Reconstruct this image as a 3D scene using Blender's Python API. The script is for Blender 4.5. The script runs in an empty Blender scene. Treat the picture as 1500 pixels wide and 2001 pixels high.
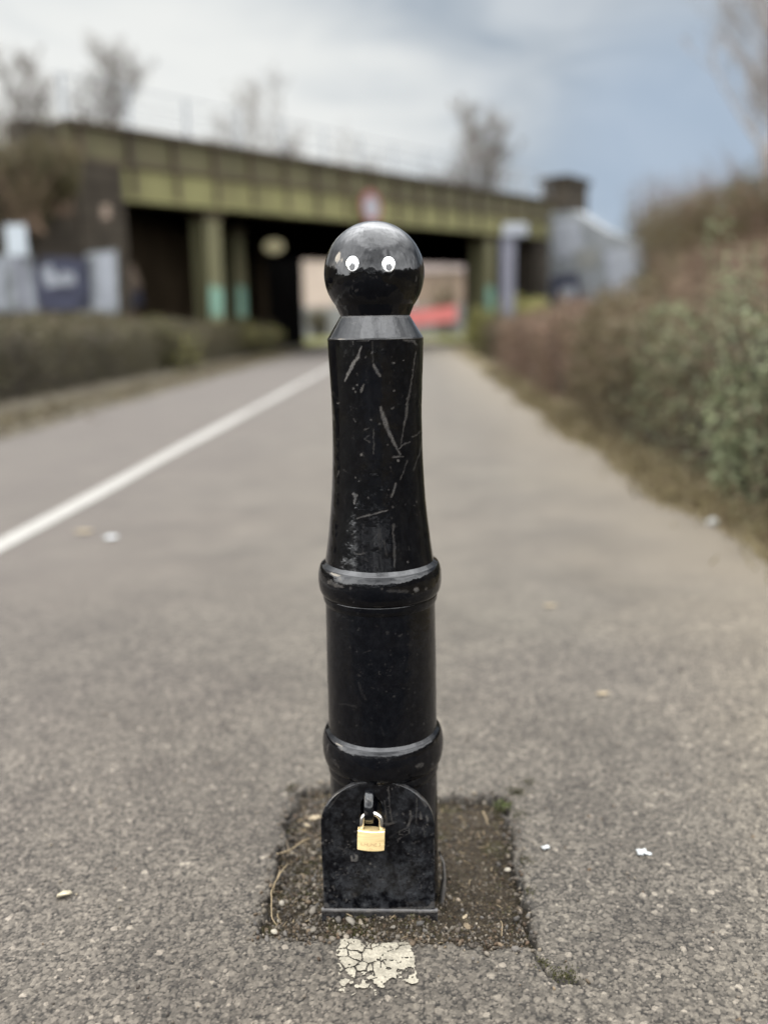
import bpy, math, random
import numpy as np
from math import pi, radians, sin, cos, atan2, hypot, sqrt
from mathutils import Matrix, Vector

rng = np.random.default_rng(11)
random.seed(11)
SC = bpy.context.scene
COL = SC.collection

# ------------------------------------------------------------------ camera
FPX = 1750.0                      # focal length in pixels of a 1500 px wide frame
PITCH, YAW, ROLL, EYE = radians(11.61), radians(1.5), radians(-1.0), 0.87
RM = (Matrix.Rotation(YAW, 3, 'Z') @ Matrix.Rotation(pi / 2 - PITCH, 3, 'X') @ Matrix.Rotation(ROLL, 3, 'Z'))
RN = np.array(RM)
CAM = np.array([0, 0, EYE])


def ray(x, y):
    return RN @ np.array([(x - 750) / FPX, -(y - 1000.5) / FPX, -1.0])


def at(x, y, Y):                   # the point seen at a pixel, at distance Y down the path
    d = ray(x, y)
    return CAM + d * (Y / d[1])


def gr(x, y, z=0.0):               # the point of a level surface seen at a pixel
    d = ray(x, y)
    return CAM + d * ((z - EYE) / d[2])


def project(P):
    q = (np.asarray(P) - CAM) @ RN
    return 750 + FPX * q[:, 0] / -q[:, 2], 1000.5 - FPX * q[:, 1] / -q[:, 2]


cam_d = bpy.data.cameras.new('camera')
cam_d.sensor_fit = 'HORIZONTAL'
cam_d.sensor_width = 36
cam_d.lens = FPX / 1500 * 36
cam_d.clip_start = 0.05
cam_d.clip_end = 2000
cam_d.dof.use_dof = True
cam_d.dof.focus_distance = 1.23
cam_d.dof.aperture_fstop = 1.85
cam = bpy.data.objects.new('camera', cam_d)
cam.matrix_world = Matrix.Translation((0, 0, EYE)) @ RM.to_4x4()
COL.objects.link(cam)
SC.camera = cam

# ------------------------------------------------------------------ helpers


def tag(o, label=None, cat=None, group=None, kind=None):
    for k, v in (('label', label), ('category', cat), ('group', group), ('kind', kind)):
        if v:
            o[k] = v
    return o


def empty(name, loc=(0, 0, 0), label=None, cat=None, group=None):
    o = bpy.data.objects.new(name, None)
    o.location = Vector([float(c) for c in loc])
    o.empty_display_size = 0.1
    COL.objects.link(o)
    return tag(o, label, cat, group)


def mesh(name, V, F, mat=None, parent=None, smooth=True, attrs=None):
    """V world coordinates; F list of faces, or an (n,4)/(n,3) array."""
    V = np.asarray(V, dtype=np.float64).reshape(-1, 3)
    off = np.array(parent_loc(parent)) if parent is not None else np.zeros(3)
    me = bpy.data.meshes.new(name)
    if isinstance(F, np.ndarray):
        k = F.shape[1]
        me.vertices.add(len(V))
        me.vertices.foreach_set('co', (V - off).astype(np.float32).ravel())
        me.loops.add(F.size)
        me.loops.foreach_set('vertex_index', F.astype(np.int32).ravel())
        me.polygons.add(len(F))
        me.polygons.foreach_set('loop_start', np.arange(0, F.size, k, dtype=np.int32))
        me.update(calc_edges=True)
    else:
        me.from_pydata([tuple(v) for v in (V - off)], [], [tuple(f) for f in F])
    if smooth:
        me.polygons.foreach_set('use_smooth', np.ones(len(me.polygons), dtype=bool))
    for an, arr in (attrs or {}).items():
        arr = np.asarray(arr, dtype=np.float32)
        if arr.ndim == 1:
            a = me.attributes.new(an, 'FLOAT', 'POINT')
            a.data.foreach_set('value', arr)
        else:
            a = me.attributes.new(an, 'FLOAT_COLOR', 'POINT')
            if arr.shape[1] == 3:
                arr = np.concatenate([arr, np.ones((len(arr), 1), np.float32)], 1)
            a.data.foreach_set('color', arr.ravel())
    me.validate()
    me.update()
    o = bpy.data.objects.new(name, me)
    COL.objects.link(o)
    if mat is not None:
        me.materials.append(mat)
    if parent is not None:
        o.parent = parent
    return o


def parent_loc(p):
    loc = Vector((0, 0, 0))
    while p is not None:
        loc += p.location
        p = p.parent
    return loc


def grid_faces(nu, nv, wrap=False):
    """nv rows of nu points; quads."""
    i = np.arange(nu if wrap else nu - 1)
    j = np.arange(nv - 1)
    I, J = np.meshgrid(i, j)
    I2 = (I + 1) % nu
    return np.stack([J * nu + I, J * nu + I2, (J + 1) * nu + I2, (J + 1) * nu + I], -1).reshape(-1, 4)


class MB:
    """Collects boxes, prisms and tubes into ONE mesh."""

    def __init__(s):
        s.v, s.f = [], []

    def add(s, V, F):
        n = len(s.v)
        s.v += [tuple(map(float, v)) for v in V]
        s.f += [tuple(n + i for i in f) for f in F]

    def hexa(s, P):
        s.add(P, [(0, 3, 2, 1), (4, 5, 6, 7), (0, 1, 5, 4), (1, 2, 6, 5), (2, 3, 7, 6), (3, 0, 4, 7)])

    def box(s, x0, x1, y0, y1, z0, z1):
        s.hexa([(x0, y0, z0), (x1, y0, z0), (x1, y1, z0), (x0, y1, z0), (x0, y0, z1), (x1, y0, z1), (x1, y1, z1), (x0, y1, z1)])

    def wall(s, p, q, n, t, za0, za1, zb0=None, zb1=None):
        """A slab from p to q (2-D), pushed t along the 2-D normal n, with its own bottom and top height at each end."""
        zb0 = za0 if zb0 is None else zb0
        zb1 = za1 if zb1 is None else zb1
        a, b = np.array(p[:2]), np.array(q[:2])
        c, d = b + np.array(n) * t, a + np.array(n) * t
        s.hexa([(*a, za0), (*b, zb0), (*c, zb0), (*d, za0), (*a, za1), (*b, zb1), (*c, zb1), (*d, za1)])

    def tube(s, pts, rad, n=8, cap=True):
        pts = [np.array(p, float) for p in pts]
        rad = [rad] * len(pts) if np.isscalar(rad) else rad
        b = len(s.v)
        up = None
        for i, p in enumerate(pts):
            t = pts[min(i + 1, len(pts) - 1)] - pts[max(i - 1, 0)]
            t /= np.linalg.norm(t) + 1e-12
            if up is None:
                up = np.array([0, 0, 1.0]) if abs(t[2]) < .9 else np.array([1.0, 0, 0])
            u = np.cross(t, up)
            u /= np.linalg.norm(u) + 1e-12
            w = np.cross(u, t)
            up = w
            for k in range(n):
                a = 2 * pi * k / n
                s.v.append(tuple(p + rad[i] * (cos(a) * u + sin(a) * w)))
        for i in range(len(pts) - 1):
            for k in range(n):
                k2 = (k + 1) % n
                s.f.append((b + i * n + k, b + i * n + k2, b + (i + 1) * n + k2, b + (i + 1) * n + k))
        if cap:
            s.f.append(tuple(b + k for k in range(n))[::-1])
            s.f.append(tuple(b + (len(pts) - 1) * n + k for k in range(n)))

    def build(s, name, mat, parent=None, smooth=False, attrs=None):
        return mesh(name, s.v, s.f, mat, parent, smooth, attrs)


def bevel(o, w, seg=2):
    m = o.modifiers.new('bevel', 'BEVEL')
    m.width, m.segments, m.limit_method, m.angle_limit = w, seg, 'ANGLE', radians(40)
    return o


# numpy noise --------------------------------------------------------
def hash2(ix, iy, seed):
    h = (ix.astype(np.int64) * 374761393 + iy.astype(np.int64) * 668265263 + seed * 974711) & 0x7fffffff
    h = ((h ^ (h >> 13)) * 1274126177) & 0x7fffffff
    return ((h ^ (h >> 16)) & 0xffffff) / float(0xffffff)


def vnoise(x, y, seed=0):
    ix, iy = np.floor(x), np.floor(y)
    fx, fy = x - ix, y - iy
    fx, fy = fx * fx * (3 - 2 * fx), fy * fy * (3 - 2 * fy)
    a, b = hash2(ix, iy, seed), hash2(ix + 1, iy, seed)
    c, d = hash2(ix, iy + 1, seed), hash2(ix + 1, iy + 1, seed)
    return (a + (b - a) * fx) + ((c + (d - c) * fx) - (a + (b - a) * fx)) * fy


def fbm(x, y, seed=0, o=4):
    r, a, t = 0, 1.0, 0
    for k in range(o):
        r = r + a * vnoise(x * 2 ** k, y * 2 ** k, seed + k * 17)
        t += a
        a *= .5
    return r / t


def worley(x, y, cell, seed):
    """distance to the nearest and second nearest scattered point (in cells) and the nearest point's random id."""
    x, y = x / cell, y / cell
    ix, iy = np.floor(x), np.floor(y)
    f1 = np.full(x.shape, 9.0)
    f2 = np.full(x.shape, 9.0)
    rid = np.zeros(x.shape)
    for dx in (-1, 0, 1):
        for dy in (-1, 0, 1):
            cx, cy = ix + dx, iy + dy
            px, py = cx + hash2(cx, cy, seed), cy + hash2(cx, cy, seed + 5)
            d = np.hypot(x - px, y - py)
            cl = d < f1
            f2 = np.where(cl, f1, np.minimum(f2, d))
            rid = np.where(cl, hash2(cx, cy, seed + 9), rid)
            f1 = np.where(cl, d, f1)
    return f1, f2, rid


def sstep(a, b, x):
    t = np.clip((x - a) / (b - a), 0, 1)
    return t * t * (3 - 2 * t)


def poly_sdf(x, y, P):
    """signed distance to a polygon, negative inside."""
    P = np.asarray(P)
    d = np.full(x.shape, 1e9)
    ins = np.zeros(x.shape, bool)
    for i in range(len(P)):
        a, b = P[i], P[(i + 1) % len(P)]
        e = b - a
        t = np.clip(((x - a[0]) * e[0] + (y - a[1]) * e[1]) / (e @ e), 0, 1)
        d = np.minimum(d, np.hypot(x - a[0] - t * e[0], y - a[1] - t * e[1]))
        c = (a[1] > y) != (b[1] > y)
        ins ^= c & (x < (b[0] - a[0]) * (y - a[1]) / (b[1] - a[1] + 1e-12) + a[0])
    return np.where(ins, -d, d)


# ------------------------------------------------------------------ materials


class Mat:
    k = .242                        # all albedos are trimmed together to suit the bright overcast

    def __init__(s, name):
        s.m = bpy.data.materials.new(name)
        s.m.use_nodes = True
        s.nt = s.m.node_tree
        s.b = s.nt.nodes['Principled BSDF']
        s.out = s.nt.nodes['Material Output']

    def n(s, t, **kw):
        nd = s.nt.nodes.new(t)
        for k, v in kw.items():
            setattr(nd, k, v)
        return nd

    def L(s, a, b):
        s.nt.links.new(a, b)

    def coord(s, kind='Object'):
        return s.n('ShaderNodeTexCoord').outputs[kind]

    def noise(s, scale, detail=4, rough=.55, co=None, dist=0):
        nd = s.n('ShaderNodeTexNoise')
        nd.inputs['Scale'].default_value = scale
        nd.inputs['Detail'].default_value = detail
        nd.inputs['Roughness'].default_value = rough
        nd.inputs['Distortion'].default_value = dist
        if co is not None:
            s.L(co, nd.inputs['Vector'])
        return nd.outputs['Fac']

    def ramp(s, fac, stops):
        nd = s.n('ShaderNodeValToRGB')
        e = nd.color_ramp.elements
        while len(e) < len(stops):
            e.new(.5)
        for q, (p, c) in zip(e, stops):
            q.position = p
            q.color = (*c, 1) if not np.isscalar(c) else (c, c, c, 1)
        s.L(fac, nd.inputs['Fac'])
        return nd.outputs['Color']

    def mix(s, fac, a, b, mode='MIX'):
        nd = s.n('ShaderNodeMix', data_type='RGBA', blend_type=mode)
        for sock, v in ((nd.inputs['Factor'], fac), (nd.inputs[6], a), (nd.inputs[7], b)):
            if isinstance(v, bpy.types.NodeSocket):
                s.L(v, sock)
            elif np.isscalar(v):
                sock.default_value = v if sock.type == 'VALUE' else (v, v, v, 1)
            else:
                sock.default_value = (*v, 1)
        return nd.outputs[2]

    def math(s, op, a, b=0.0, clamp=False):
        nd = s.n('ShaderNodeMath', operation=op, use_clamp=clamp)
        for sock, v in zip(nd.inputs, (a, b)):
            if isinstance(v, bpy.types.NodeSocket):
                s.L(v, sock)
            else:
                sock.default_value = v
        return nd.outputs[0]

    def attr(s, name, out='Color'):
        nd = s.n('ShaderNodeAttribute')
        nd.attribute_name = name
        return nd.outputs[out]

    def bump(s, h, strength=.3, dist=.01, prev=None):
        nd = s.n('ShaderNodeBump')
        nd.inputs['Strength'].default_value = strength
        nd.inputs['Distance'].default_value = dist
        s.L(h, nd.inputs['Height'])
        if prev is not None:
            s.L(prev, nd.inputs['Normal'])
        return nd.outputs['Normal']

    def set(s, color=None, rough=None, normal=None, metal=None, spec=None):
        if s.k != 1 and color is not None:
            color = s.mix(1.0, color, s.k, 'MULTIPLY')
        for nm, v in (('Base Color', color), ('Roughness', rough), ('Normal', normal), ('Metallic', metal), ('Specular IOR Level', spec)):
            if v is None:
                continue
            if isinstance(v, bpy.types.NodeSocket):
                s.L(v, s.b.inputs[nm])
            elif np.isscalar(v):
                s.b.inputs[nm].default_value = v
            else:
                s.b.inputs[nm].default_value = (*v, 1)
        return s.m


def plain(name, c, rough=.7, var=.25, scale=6, bump=.2, bdist=.01, metal=0, spec=None):
    m = Mat(name)
    if name in ('shackle_steel', 'white_plastic', 'black_plastic', 'engraved_brass'):
        m.k = 1
    n = m.noise(scale, 5, .6, m.coord())
    c0 = tuple(v * (1 - var) for v in c)
    c1 = tuple(min(1, v * (1 + var)) for v in c)
    col = m.ramp(n, [(.3, c0), (.7, c1)])
    if spec is None:
        spec = .5 if m.k == 1 or rough < .3 else .10
    return m.set(col, rough, m.bump(n, bump, bdist), metal, spec)


def leaf_mat(name, rough=.6, trans=.25):
    m = Mat(name)
    c = m.attr('col')
    c = m.mix(1.0, c, m.k, 'MULTIPLY')
    m.k = 1
    m.set(c, rough, spec=.10)
    t = m.n('ShaderNodeBsdfTranslucent')
    m.L(c, t.inputs['Color'])
    x = m.n('ShaderNodeMixShader')
    x.inputs[0].default_value = trans
    m.L(m.b.outputs[0], x.inputs[1])
    m.L(t.outputs[0], x.inputs[2])
    m.L(x.outputs[0], m.out.inputs['Surface'])
    return m.m


# asphalt
def asphalt_mat():
    m = Mat('worn_asphalt')
    co = m.coord()
    big = m.noise(.55, 4, .6, co)
    mid = m.noise(5, 5, .65, co)
    base = m.ramp(big, [(.3, (.135, .112, .089)), (.5, (.150, .130, .105)), (.7, (.166, .148, .117))])
    base = m.mix(.5, base, m.ramp(mid, [(.3, (.117, .100, .080)), (.7, (.195, .169, .134))]))
    wear = m.noise(2.1, 5, .62, co)
    base = m.mix(1.0, base, m.ramp(wear, [(.30, .76), (.5, 1.0), (.70, 1.17)]), 'MULTIPLY')
    # the path edge on the right is washed with sand
    sx = m.n('ShaderNodeSeparateXYZ')
    m.L(co, sx.inputs[0])
    edge = m.math('ADD', sx.outputs[0], m.math('MULTIPLY', m.noise(1.7, 4, .6, co), .9))
    ef = m.n('ShaderNodeMapRange')
    ef.inputs['From Min'].default_value = .95
    ef.inputs['From Max'].default_value = 1.85
    m.L(edge, ef.inputs['Value'])
    base = m.mix(m.math('MULTIPLY', ef.outputs[0], .75), base, (.262, .218, .158))
    # left lane is a touch pinker
    lf = m.n('ShaderNodeMapRange')
    lf.inputs['From Min'].default_value = -.2
    lf.inputs['From Max'].default_value = -1.6
    m.L(sx.outputs[0], lf.inputs['Value'])
    base = m.mix(m.math('MULTIPLY', lf.outputs[0], .45), base, (.132, .110, .101))
    # unseen stretch before the camera, darkened so the black paint mirrors dark ground
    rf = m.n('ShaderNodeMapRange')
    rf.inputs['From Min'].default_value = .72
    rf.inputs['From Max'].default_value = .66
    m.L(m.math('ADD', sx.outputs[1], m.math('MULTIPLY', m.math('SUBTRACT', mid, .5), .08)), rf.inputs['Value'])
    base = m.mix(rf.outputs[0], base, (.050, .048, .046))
    st = m.n('ShaderNodeMix', data_type='RGBA', blend_type='MULTIPLY')
    st.inputs['Factor'].default_value = 1
    m.L(base, st.inputs[6])
    m.L(m.attr('stone'), st.inputs[7])
    v = m.n('ShaderNodeTexVoronoi')
    v.inputs['Scale'].default_value = 150
    m.L(co, v.inputs['Vector'])
    f = m.noise(420, 3, .7, co)
    spk = m.ramp(m.noise(230, 2, .5, co), [(.25, .72), (.5, 1.0), (.72, 1.22)])
    col = m.mix(1.0, st.outputs[2], spk, 'MULTIPLY')
    nb = m.bump(v.outputs['Distance'], .25, .002)
    nb = m.bump(f, .45, .0016, nb)
    return m.set(col, .82, nb, spec=.14)


M = {}
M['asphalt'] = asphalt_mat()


def road_paint(name, c0, c1):
    m = Mat(name)
    co = m.coord()
    n = m.noise(38, 5, .7, co)
    col = m.ramp(n, [(.36, c0), (.56, c1), (.75, tuple(min(1, v * 1.08) for v in c1))])
    col = m.mix(1.0, col, m.ramp(m.noise(260, 3, .6, co), [(.3, .75), (.65, 1.05)]), 'MULTIPLY')
    return m.set(col, .75, m.bump(m.noise(220, 3, .6, co), .4, .002), spec=.15)


M['line'] = road_paint('line_paint', (.30, .285, .26), (.48, .46, .42))
M['patch'] = road_paint('worn_paint', (.30, .27, .21), (.47, .425, .335))


def soil_mat():
    m = Mat('damp_soil')
    co = m.coord()
    n = m.noise(45, 6, .7, co)
    col = m.ramp(n, [(.25, (.018, .0125, .007)), (.5, (.054, .040, .023)), (.75, (.115, .092, .062))])
    moss = m.ramp(m.noise(14, 4, .6, co), [(.56, 0.0), (.68, 1.0)])
    col = m.mix(m.math('MULTIPLY', moss, .6), col, (.062, .058, .014))
    v = m.n('ShaderNodeTexVoronoi')
    v.inputs['Scale'].default_value = 330
    m.L(co, v.inputs['Vector'])
    grain = m.ramp(v.outputs['Color'], [(.0, .45), (.55, .95), (.8, 1.3), (.93, 3.2)])
    col = m.mix(1.0, col, grain, 'MULTIPLY')
    return m.set(col, .9, m.bump(v.outputs['Distance'], .9, .004, m.bump(n, .6, .006)), spec=.10)


M['soil'] = soil_mat()


def verge_mat(name, stops, sc=3.0):
    m = Mat(name)
    co = m.coord()
    n = m.noise(sc, 6, .65, co)
    col = m.ramp(n, stops)
    n2 = m.noise(40, 4, .7, co)
    col = m.mix(1.0, col, m.ramp(n2, [(.3, .6), (.7, 1.3)]), 'MULTIPLY')
    return m.set(col, .95, m.bump(n2, .8, .03), spec=.08)


M['ground'] = verge_mat('rough_ground', [(.3, (.07, .06, .03)), (.5, (.10, .09, .04)), (.7, (.15, .13, .06))], 1.2)
M['verge'] = verge_mat('sandy_verge', [(.3, (.12, .092, .050)), (.5, (.20, .16, .088)), (.7, (.28, .225, .13))], 2.2)
M['litter_soil'] = verge_mat('leafy_soil', [(.3, (.055, .045, .03)), (.5, (.13, .11, .075)), (.7, (.24, .21, .15))], 4.0)
M['bank'] = verge_mat('bank_soil', [(.3, (.06, .05, .03)), (.6, (.12, .10, .055))], 1.0)


def black_paint():
    m = Mat('chipped_black_paint')
    m.k = 1
    co = m.coord()
    w = m.attr('wear', 'Fac')
    d = m.attr('dust', 'Fac')
    fine = m.noise(900, 3, .6, co)
    spots = m.ramp(m.noise(210, 2, .5, co), [(.83, 0.0), (.86, 1.0)])
    blot = m.noise(26, 5, .65, co)
    base = m.ramp(blot, [(.35, (.0003, .0004, .0008)), (.6, (.0006, .0006, .0009)), (.8, (.0020, .0017, .0013))])
    dn = m.ramp(m.noise(75, 6, .72, co), [(.42, 0.0), (.72, 1.0)])
    dust = m.math('MULTIPLY', d, dn, True)
    col = m.mix(dust, base, (.022, .023, .025))
    wf = m.math('MULTIPLY', w, m.ramp(m.noise(600, 3, .6, co), [(.2, .35), (.55, 1.0)]), True)
    wf = m.math('MAXIMUM', wf, m.math('MULTIPLY', spots, .5))
    col = m.mix(wf, col, m.ramp(m.noise(120, 3, .6, co), [(.3, (.022, .021, .021)), (.7, (.062, .056, .049))]))
    rg = m.ramp(m.noise(18, 5, .7, co), [(.3, .035), (.7, .095)])
    rg = m.mix(m.math('MAXIMUM', wf, m.math('MULTIPLY', dust, .8)), rg, .62)
    h = m.bump(m.noise(30, 3, .55, co), .07, .006)
    h = m.bump(m.noise(170, 3, .55, co), .075, .0012, h)
    h = m.bump(fine, .05, .0004, h)
    return m.set(col, rg, h, spec=.20)


M['black'] = black_paint()


def brass():
    m = Mat('brushed_brass')
    m.k = 1
    co = m.coord()
    mp = m.n('ShaderNodeMapping')
    mp.inputs['Scale'].default_value = (30, 30, 900)
    m.L(co, mp.inputs[0])
    n = m.noise(1, 4, .6, mp.outputs[0])
    col = m.ramp(n, [(.3, (.52, .39, .19)), (.7, (.68, .53, .28))])
    return m.set(col, m.ramp(n, [(.3, .38), (.7, .52)]), m.bump(n, .06, .0005), .75)


M['brass'] = brass()
M['engraving'] = plain('engraved_brass', (.17, .105, .045), .8, .3, 300, .1, .0002)
M['steel'] = plain('shackle_steel', (.40, .385, .36), .28, .12, 200, .05, .0004, 1)
M['white_plastic'] = plain('white_plastic', (.40, .40, .397), .35, .03, 100, 0)
M['pupil'] = plain('black_plastic', (.006, .006, .007), .3, .2, 100, 0)


def clear_dome():
    m = Mat('clear_dome')
    t = m.n('ShaderNodeBsdfTransparent')
    g = m.n('ShaderNodeBsdfGlossy')
    g.inputs['Roughness'].default_value = .06
    fr = m.n('ShaderNodeFresnel')
    fr.inputs['IOR'].default_value = 1.5
    x = m.n('ShaderNodeMixShader')
    m.L(fr.outputs[0], x.inputs[0])
    m.L(t.outputs[0], x.inputs[1])
    m.L(g.outputs[0], x.inputs[2])
    m.L(x.outputs[0], m.out.inputs['Surface'])
    return m.m


M['dome'] = clear_dome()


def girder_mat(name, dark, light, rust):
    m = Mat(name)
    co = m.coord()
    mp = m.n('ShaderNodeMapping')
    mp.inputs['Scale'].default_value = (1, 1, .25)
    m.L(co, mp.inputs[0])
    n = m.noise(1.1, 5, .65, mp.outputs[0])
    col = m.ramp(n, [(.3, dark), (.65, light)])
    r = m.ramp(m.noise(2.2, 5, .7, mp.outputs[0]), [(.52, 0.0), (.68, 1.0)])
    col = m.mix(m.math('MULTIPLY', r, .6), col, rust)
    return m.set(col, .7, m.bump(n, .2, .02), spec=.12)


M['girder'] = girder_mat('olive_girder_paint', (.088, .078, .038), (.140, .126, .060), (.062, .042, .026))
M['girder_low'] = girder_mat('lit_girder_paint', (.160, .148, .060), (.290, .275, .115), (.100, .072, .036))  # light on the projecting lower band put into this brighter, yellower tone
M['rust'] = girder_mat('rusty_flange', (.050, .034, .020), (.10, .075, .040), (.05, .025, .012))
M['column'] = girder_mat('column_paint', (.14, .13, .066), (.22, .21, .11), (.16, .12, .06))
M['shade_dark'] = plain('shaded_concrete', (.005, .0048, .0046), .95, .4, .8, .2, spec=0)  # shade under the bridge put into this near-black colour
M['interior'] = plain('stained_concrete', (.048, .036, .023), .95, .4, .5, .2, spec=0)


def stone_wall(name, c0, c1):
    m = Mat(name)
    co = m.coord()
    b = m.n('ShaderNodeTexBrick')
    b.inputs['Scale'].default_value = 1.0
    b.inputs['Brick Width'].default_value = .9
    b.inputs['Row Height'].default_value = .42
    b.inputs['Mortar Size'].default_value = .02
    b.inputs['Color1'].default_value = (*c0, 1)
    b.inputs['Color2'].default_value = (*c1, 1)
    b.inputs['Mortar'].default_value = (c0[0] * .5, c0[1] * .5, c0[2] * .5, 1)
    mp = m.n('ShaderNodeMapping')
    mp.inputs['Rotation'].default_value = (radians(90), 0, 0)
    m.L(co, mp.inputs[0])
    m.L(mp.outputs[0], b.inputs['Vector'])
    col = m.mix(1.0, b.outputs['Color'], m.ramp(m.noise(.9, 5, .7, co), [(.3, .55), (.7, 1.4)]), 'MULTIPLY')
    return m.set(col, .9, m.bump(m.noise(5, 4, .6, co), .4, .03), spec=.06)


M['stone'] = stone_wall('dark_sandstone', (.050, .041, .030), (.066, .055, .041))
M['paint_white'] = plain('spray_white', (.40, .42, .46), .7, .25, 3, 0)
M['paint_grey'] = plain('spray_grey', (.27, .285, .295), .7, .35, 3, 0)
M['paint_navy'] = plain('spray_navy', (.06, .064, .10), .7, .35, 2, 0)
M['paint_mint'] = plain('spray_mint', (.25, .43, .33), .7, .25, 3, 0)
M['paint_peach'] = plain('spray_peach', (.34, .26, .20), .7, .25, 3, 0)
M['sign_white'] = plain('sign_white', (.55, .60, .64), .5, .06, 3, 0)
M['sign_red'] = plain('sign_red', (.36, .14, .12), .5, .1, 3, 0)
M['pole_grey'] = plain('pole_grey', (.21, .21, .25), .6, .15, 3, 0)
M['rail'] = plain('galvanised_rail', (.42, .44, .46), .5, .15, 3, 0, metal=.3)
M['bark'] = plain('bark', (.105, .092, .080), .9, .35, 12, .5)
M['twig_bark'] = plain('twig_bark', (.32, .29, .26), .9, .3, 12, .3)
M['pale_bark'] = plain('pale_bark', (.42, .39, .37), .9, .3, 8, .3)
M['stem'] = plain('hedge_stem', (.060, .048, .036), .95, .4, 9, .6, .05)
M['leaf'] = leaf_mat('leaves')
M['cane'] = plain('bramble_cane', (.22, .15, .10), .8, .4, 5, .2)
M['straw'] = plain('dry_straw', (.40, .31, .19), .8, .25, 60, .2, .001)
M['straw_dark'] = plain('dead_twig', (.26, .20, .13), .85, .3, 60, .3, .001)
M['dead_leaf'] = plain('dead_leaf', (.42, .34, .23), .8, .3, 80, .3, .001)
M['scrap'] = plain('white_scrap', (.85, .88, .88), .6, .1, 100, .2, .001)
M['building'] = plain('pale_render', (.40, .325, .255), .9, .12, .6, .1)
M['roof'] = plain('roof_tile', (.20, .16, .14), .9, .2, 2, .3)
M['glass_dark'] = plain('window_glass', (.05, .06, .07), .12, .2, 1, 0)
M['red_panel'] = plain('red_panel', (.75, .22, .20), .5, .1, 1, 0)
M['low_wall'] = plain('grey_block', (.27, .27, .25), .9, .2, 1, .2)


def emit(name, c, s):
    m = Mat(name)
    m.set(c, .5)
    m.b.inputs['Emission Color'].default_value = (*c, 1)
    m.b.inputs['Emission Strength'].default_value = s
    return m.m


M['lamp'] = emit('lit_diffuser', (.62, .56, .34), .42)


def pebble_mat():
    m = Mat('pebbles')
    co = m.coord()
    col = m.mix(1.0, m.attr('col'), m.ramp(m.noise(350, 4, .7, co), [(.3, .7), (.7, 1.25)]), 'MULTIPLY')
    return m.set(col, .8, m.bump(m.noise(500, 3, .6, co), .3, .001), spec=.15)


M['pebble'] = pebble_mat()

# ------------------------------------------------------------------ world and sun
SUN_EL, SUN_AZ = radians(24), radians(-84)     # azimuth from +Y (down the path), negative to the left
w = bpy.data.worlds.new('World')
SC.world = w
w.use_nodes = True
nt = w.node_tree
for nd in list(nt.nodes):
    nt.nodes.remove(nd)


class W(Mat):
    def __init__(s, nt):
        s.nt = nt


k = W(nt)
bg = k.n('ShaderNodeBackground')
bg.inputs['Strength'].default_value = .1
wo = k.n('ShaderNodeOutputWorld')
k.L(bg.outputs[0], wo.inputs['Surface'])
sky = k.n('ShaderNodeTexSky', sky_type='NISHITA')
sky.sun_disc = False
sky.sun_elevation = SUN_EL
sky.sun_rotation = SUN_AZ
D = k.coord('Generated')
sep = k.n('ShaderNodeSeparateXYZ')
k.L(D, sep.inputs[0])


def toward(px, py, lo, hi):
    """1 near the direction seen at a pixel, falling to 0 away from it: cosines lo..hi."""
    d = Vector(ray(px, py)).normalized()
    nd = k.n('ShaderNodeVectorMath', operation='DOT_PRODUCT')
    k.L(D, nd.inputs[0])
    nd.inputs[1].default_value = d
    return rng_(nd.outputs['Value'], lo, hi)


def rng_(v, lo, hi):
    mr = k.n('ShaderNodeMapRange', interpolation_type='SMOOTHSTEP')
    mr.inputs['From Min'].default_value = lo
    mr.inputs['From Max'].default_value = hi
    k.L(v, mr.inputs['Value'])
    return mr.outputs[0]


mp = k.n('ShaderNodeMapping')
mp.inputs['Scale'].default_value = (1, 1, 2.6)
mp.inputs['Rotation'].default_value = (0, radians(14), 0)
k.L(D, mp.inputs[0])
cl = k.noise(2.6, 5, .5, mp.outputs[0], .6)
cl2 = k.noise(5.5, 5, .55, mp.outputs[0], .8)
def side(p, q, inside):
    """signed distance of a direction from the great circle through two seen directions, positive on the side of a third."""
    nrm = Vector(ray(*p)).cross(Vector(ray(*q))).normalized()
    if nrm.dot(Vector(ray(*inside))) < 0:
        nrm = -nrm
    nd = k.n('ShaderNodeVectorMath', operation='DOT_PRODUCT')
    k.L(D, nd.inputs[0])
    nd.inputs[1].default_value = nrm
    return nd.outputs['Value']


wob = k.math('MULTIPLY', k.math('SUBTRACT', cl, .5), .26)
wob = k.math('ADD', wob, k.math('MULTIPLY', k.math('SUBTRACT', cl2, .5), .14))
bright = rng_(k.math('ADD', side((380, 0), (980, 230), (200, 200)), wob), -.13, .085)
bright = k.math('MULTIPLY', bright, rng_(k.math('ADD', side((900, 0), (900, 400), (200, 200)), wob), -.20, .20))
bright = k.math('ADD', bright, k.math('MULTIPLY', k.math('SUBTRACT', cl2, .5), .18), True)
grey = k.mix(k.ramp(cl2, [(.35, 0.0), (.65, 1.0)]), (4.15, 4.75, 5.4), (5.7, 6.2, 6.7))
cloud = k.mix(bright, grey, (9.0, 9.1, 8.85))
bluegap = k.math('MULTIPLY', toward(1340, 340, .982, .9995), .8)
cloud = k.mix(bluegap, cloud, (4.15, 5.15, 6.5))
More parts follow.
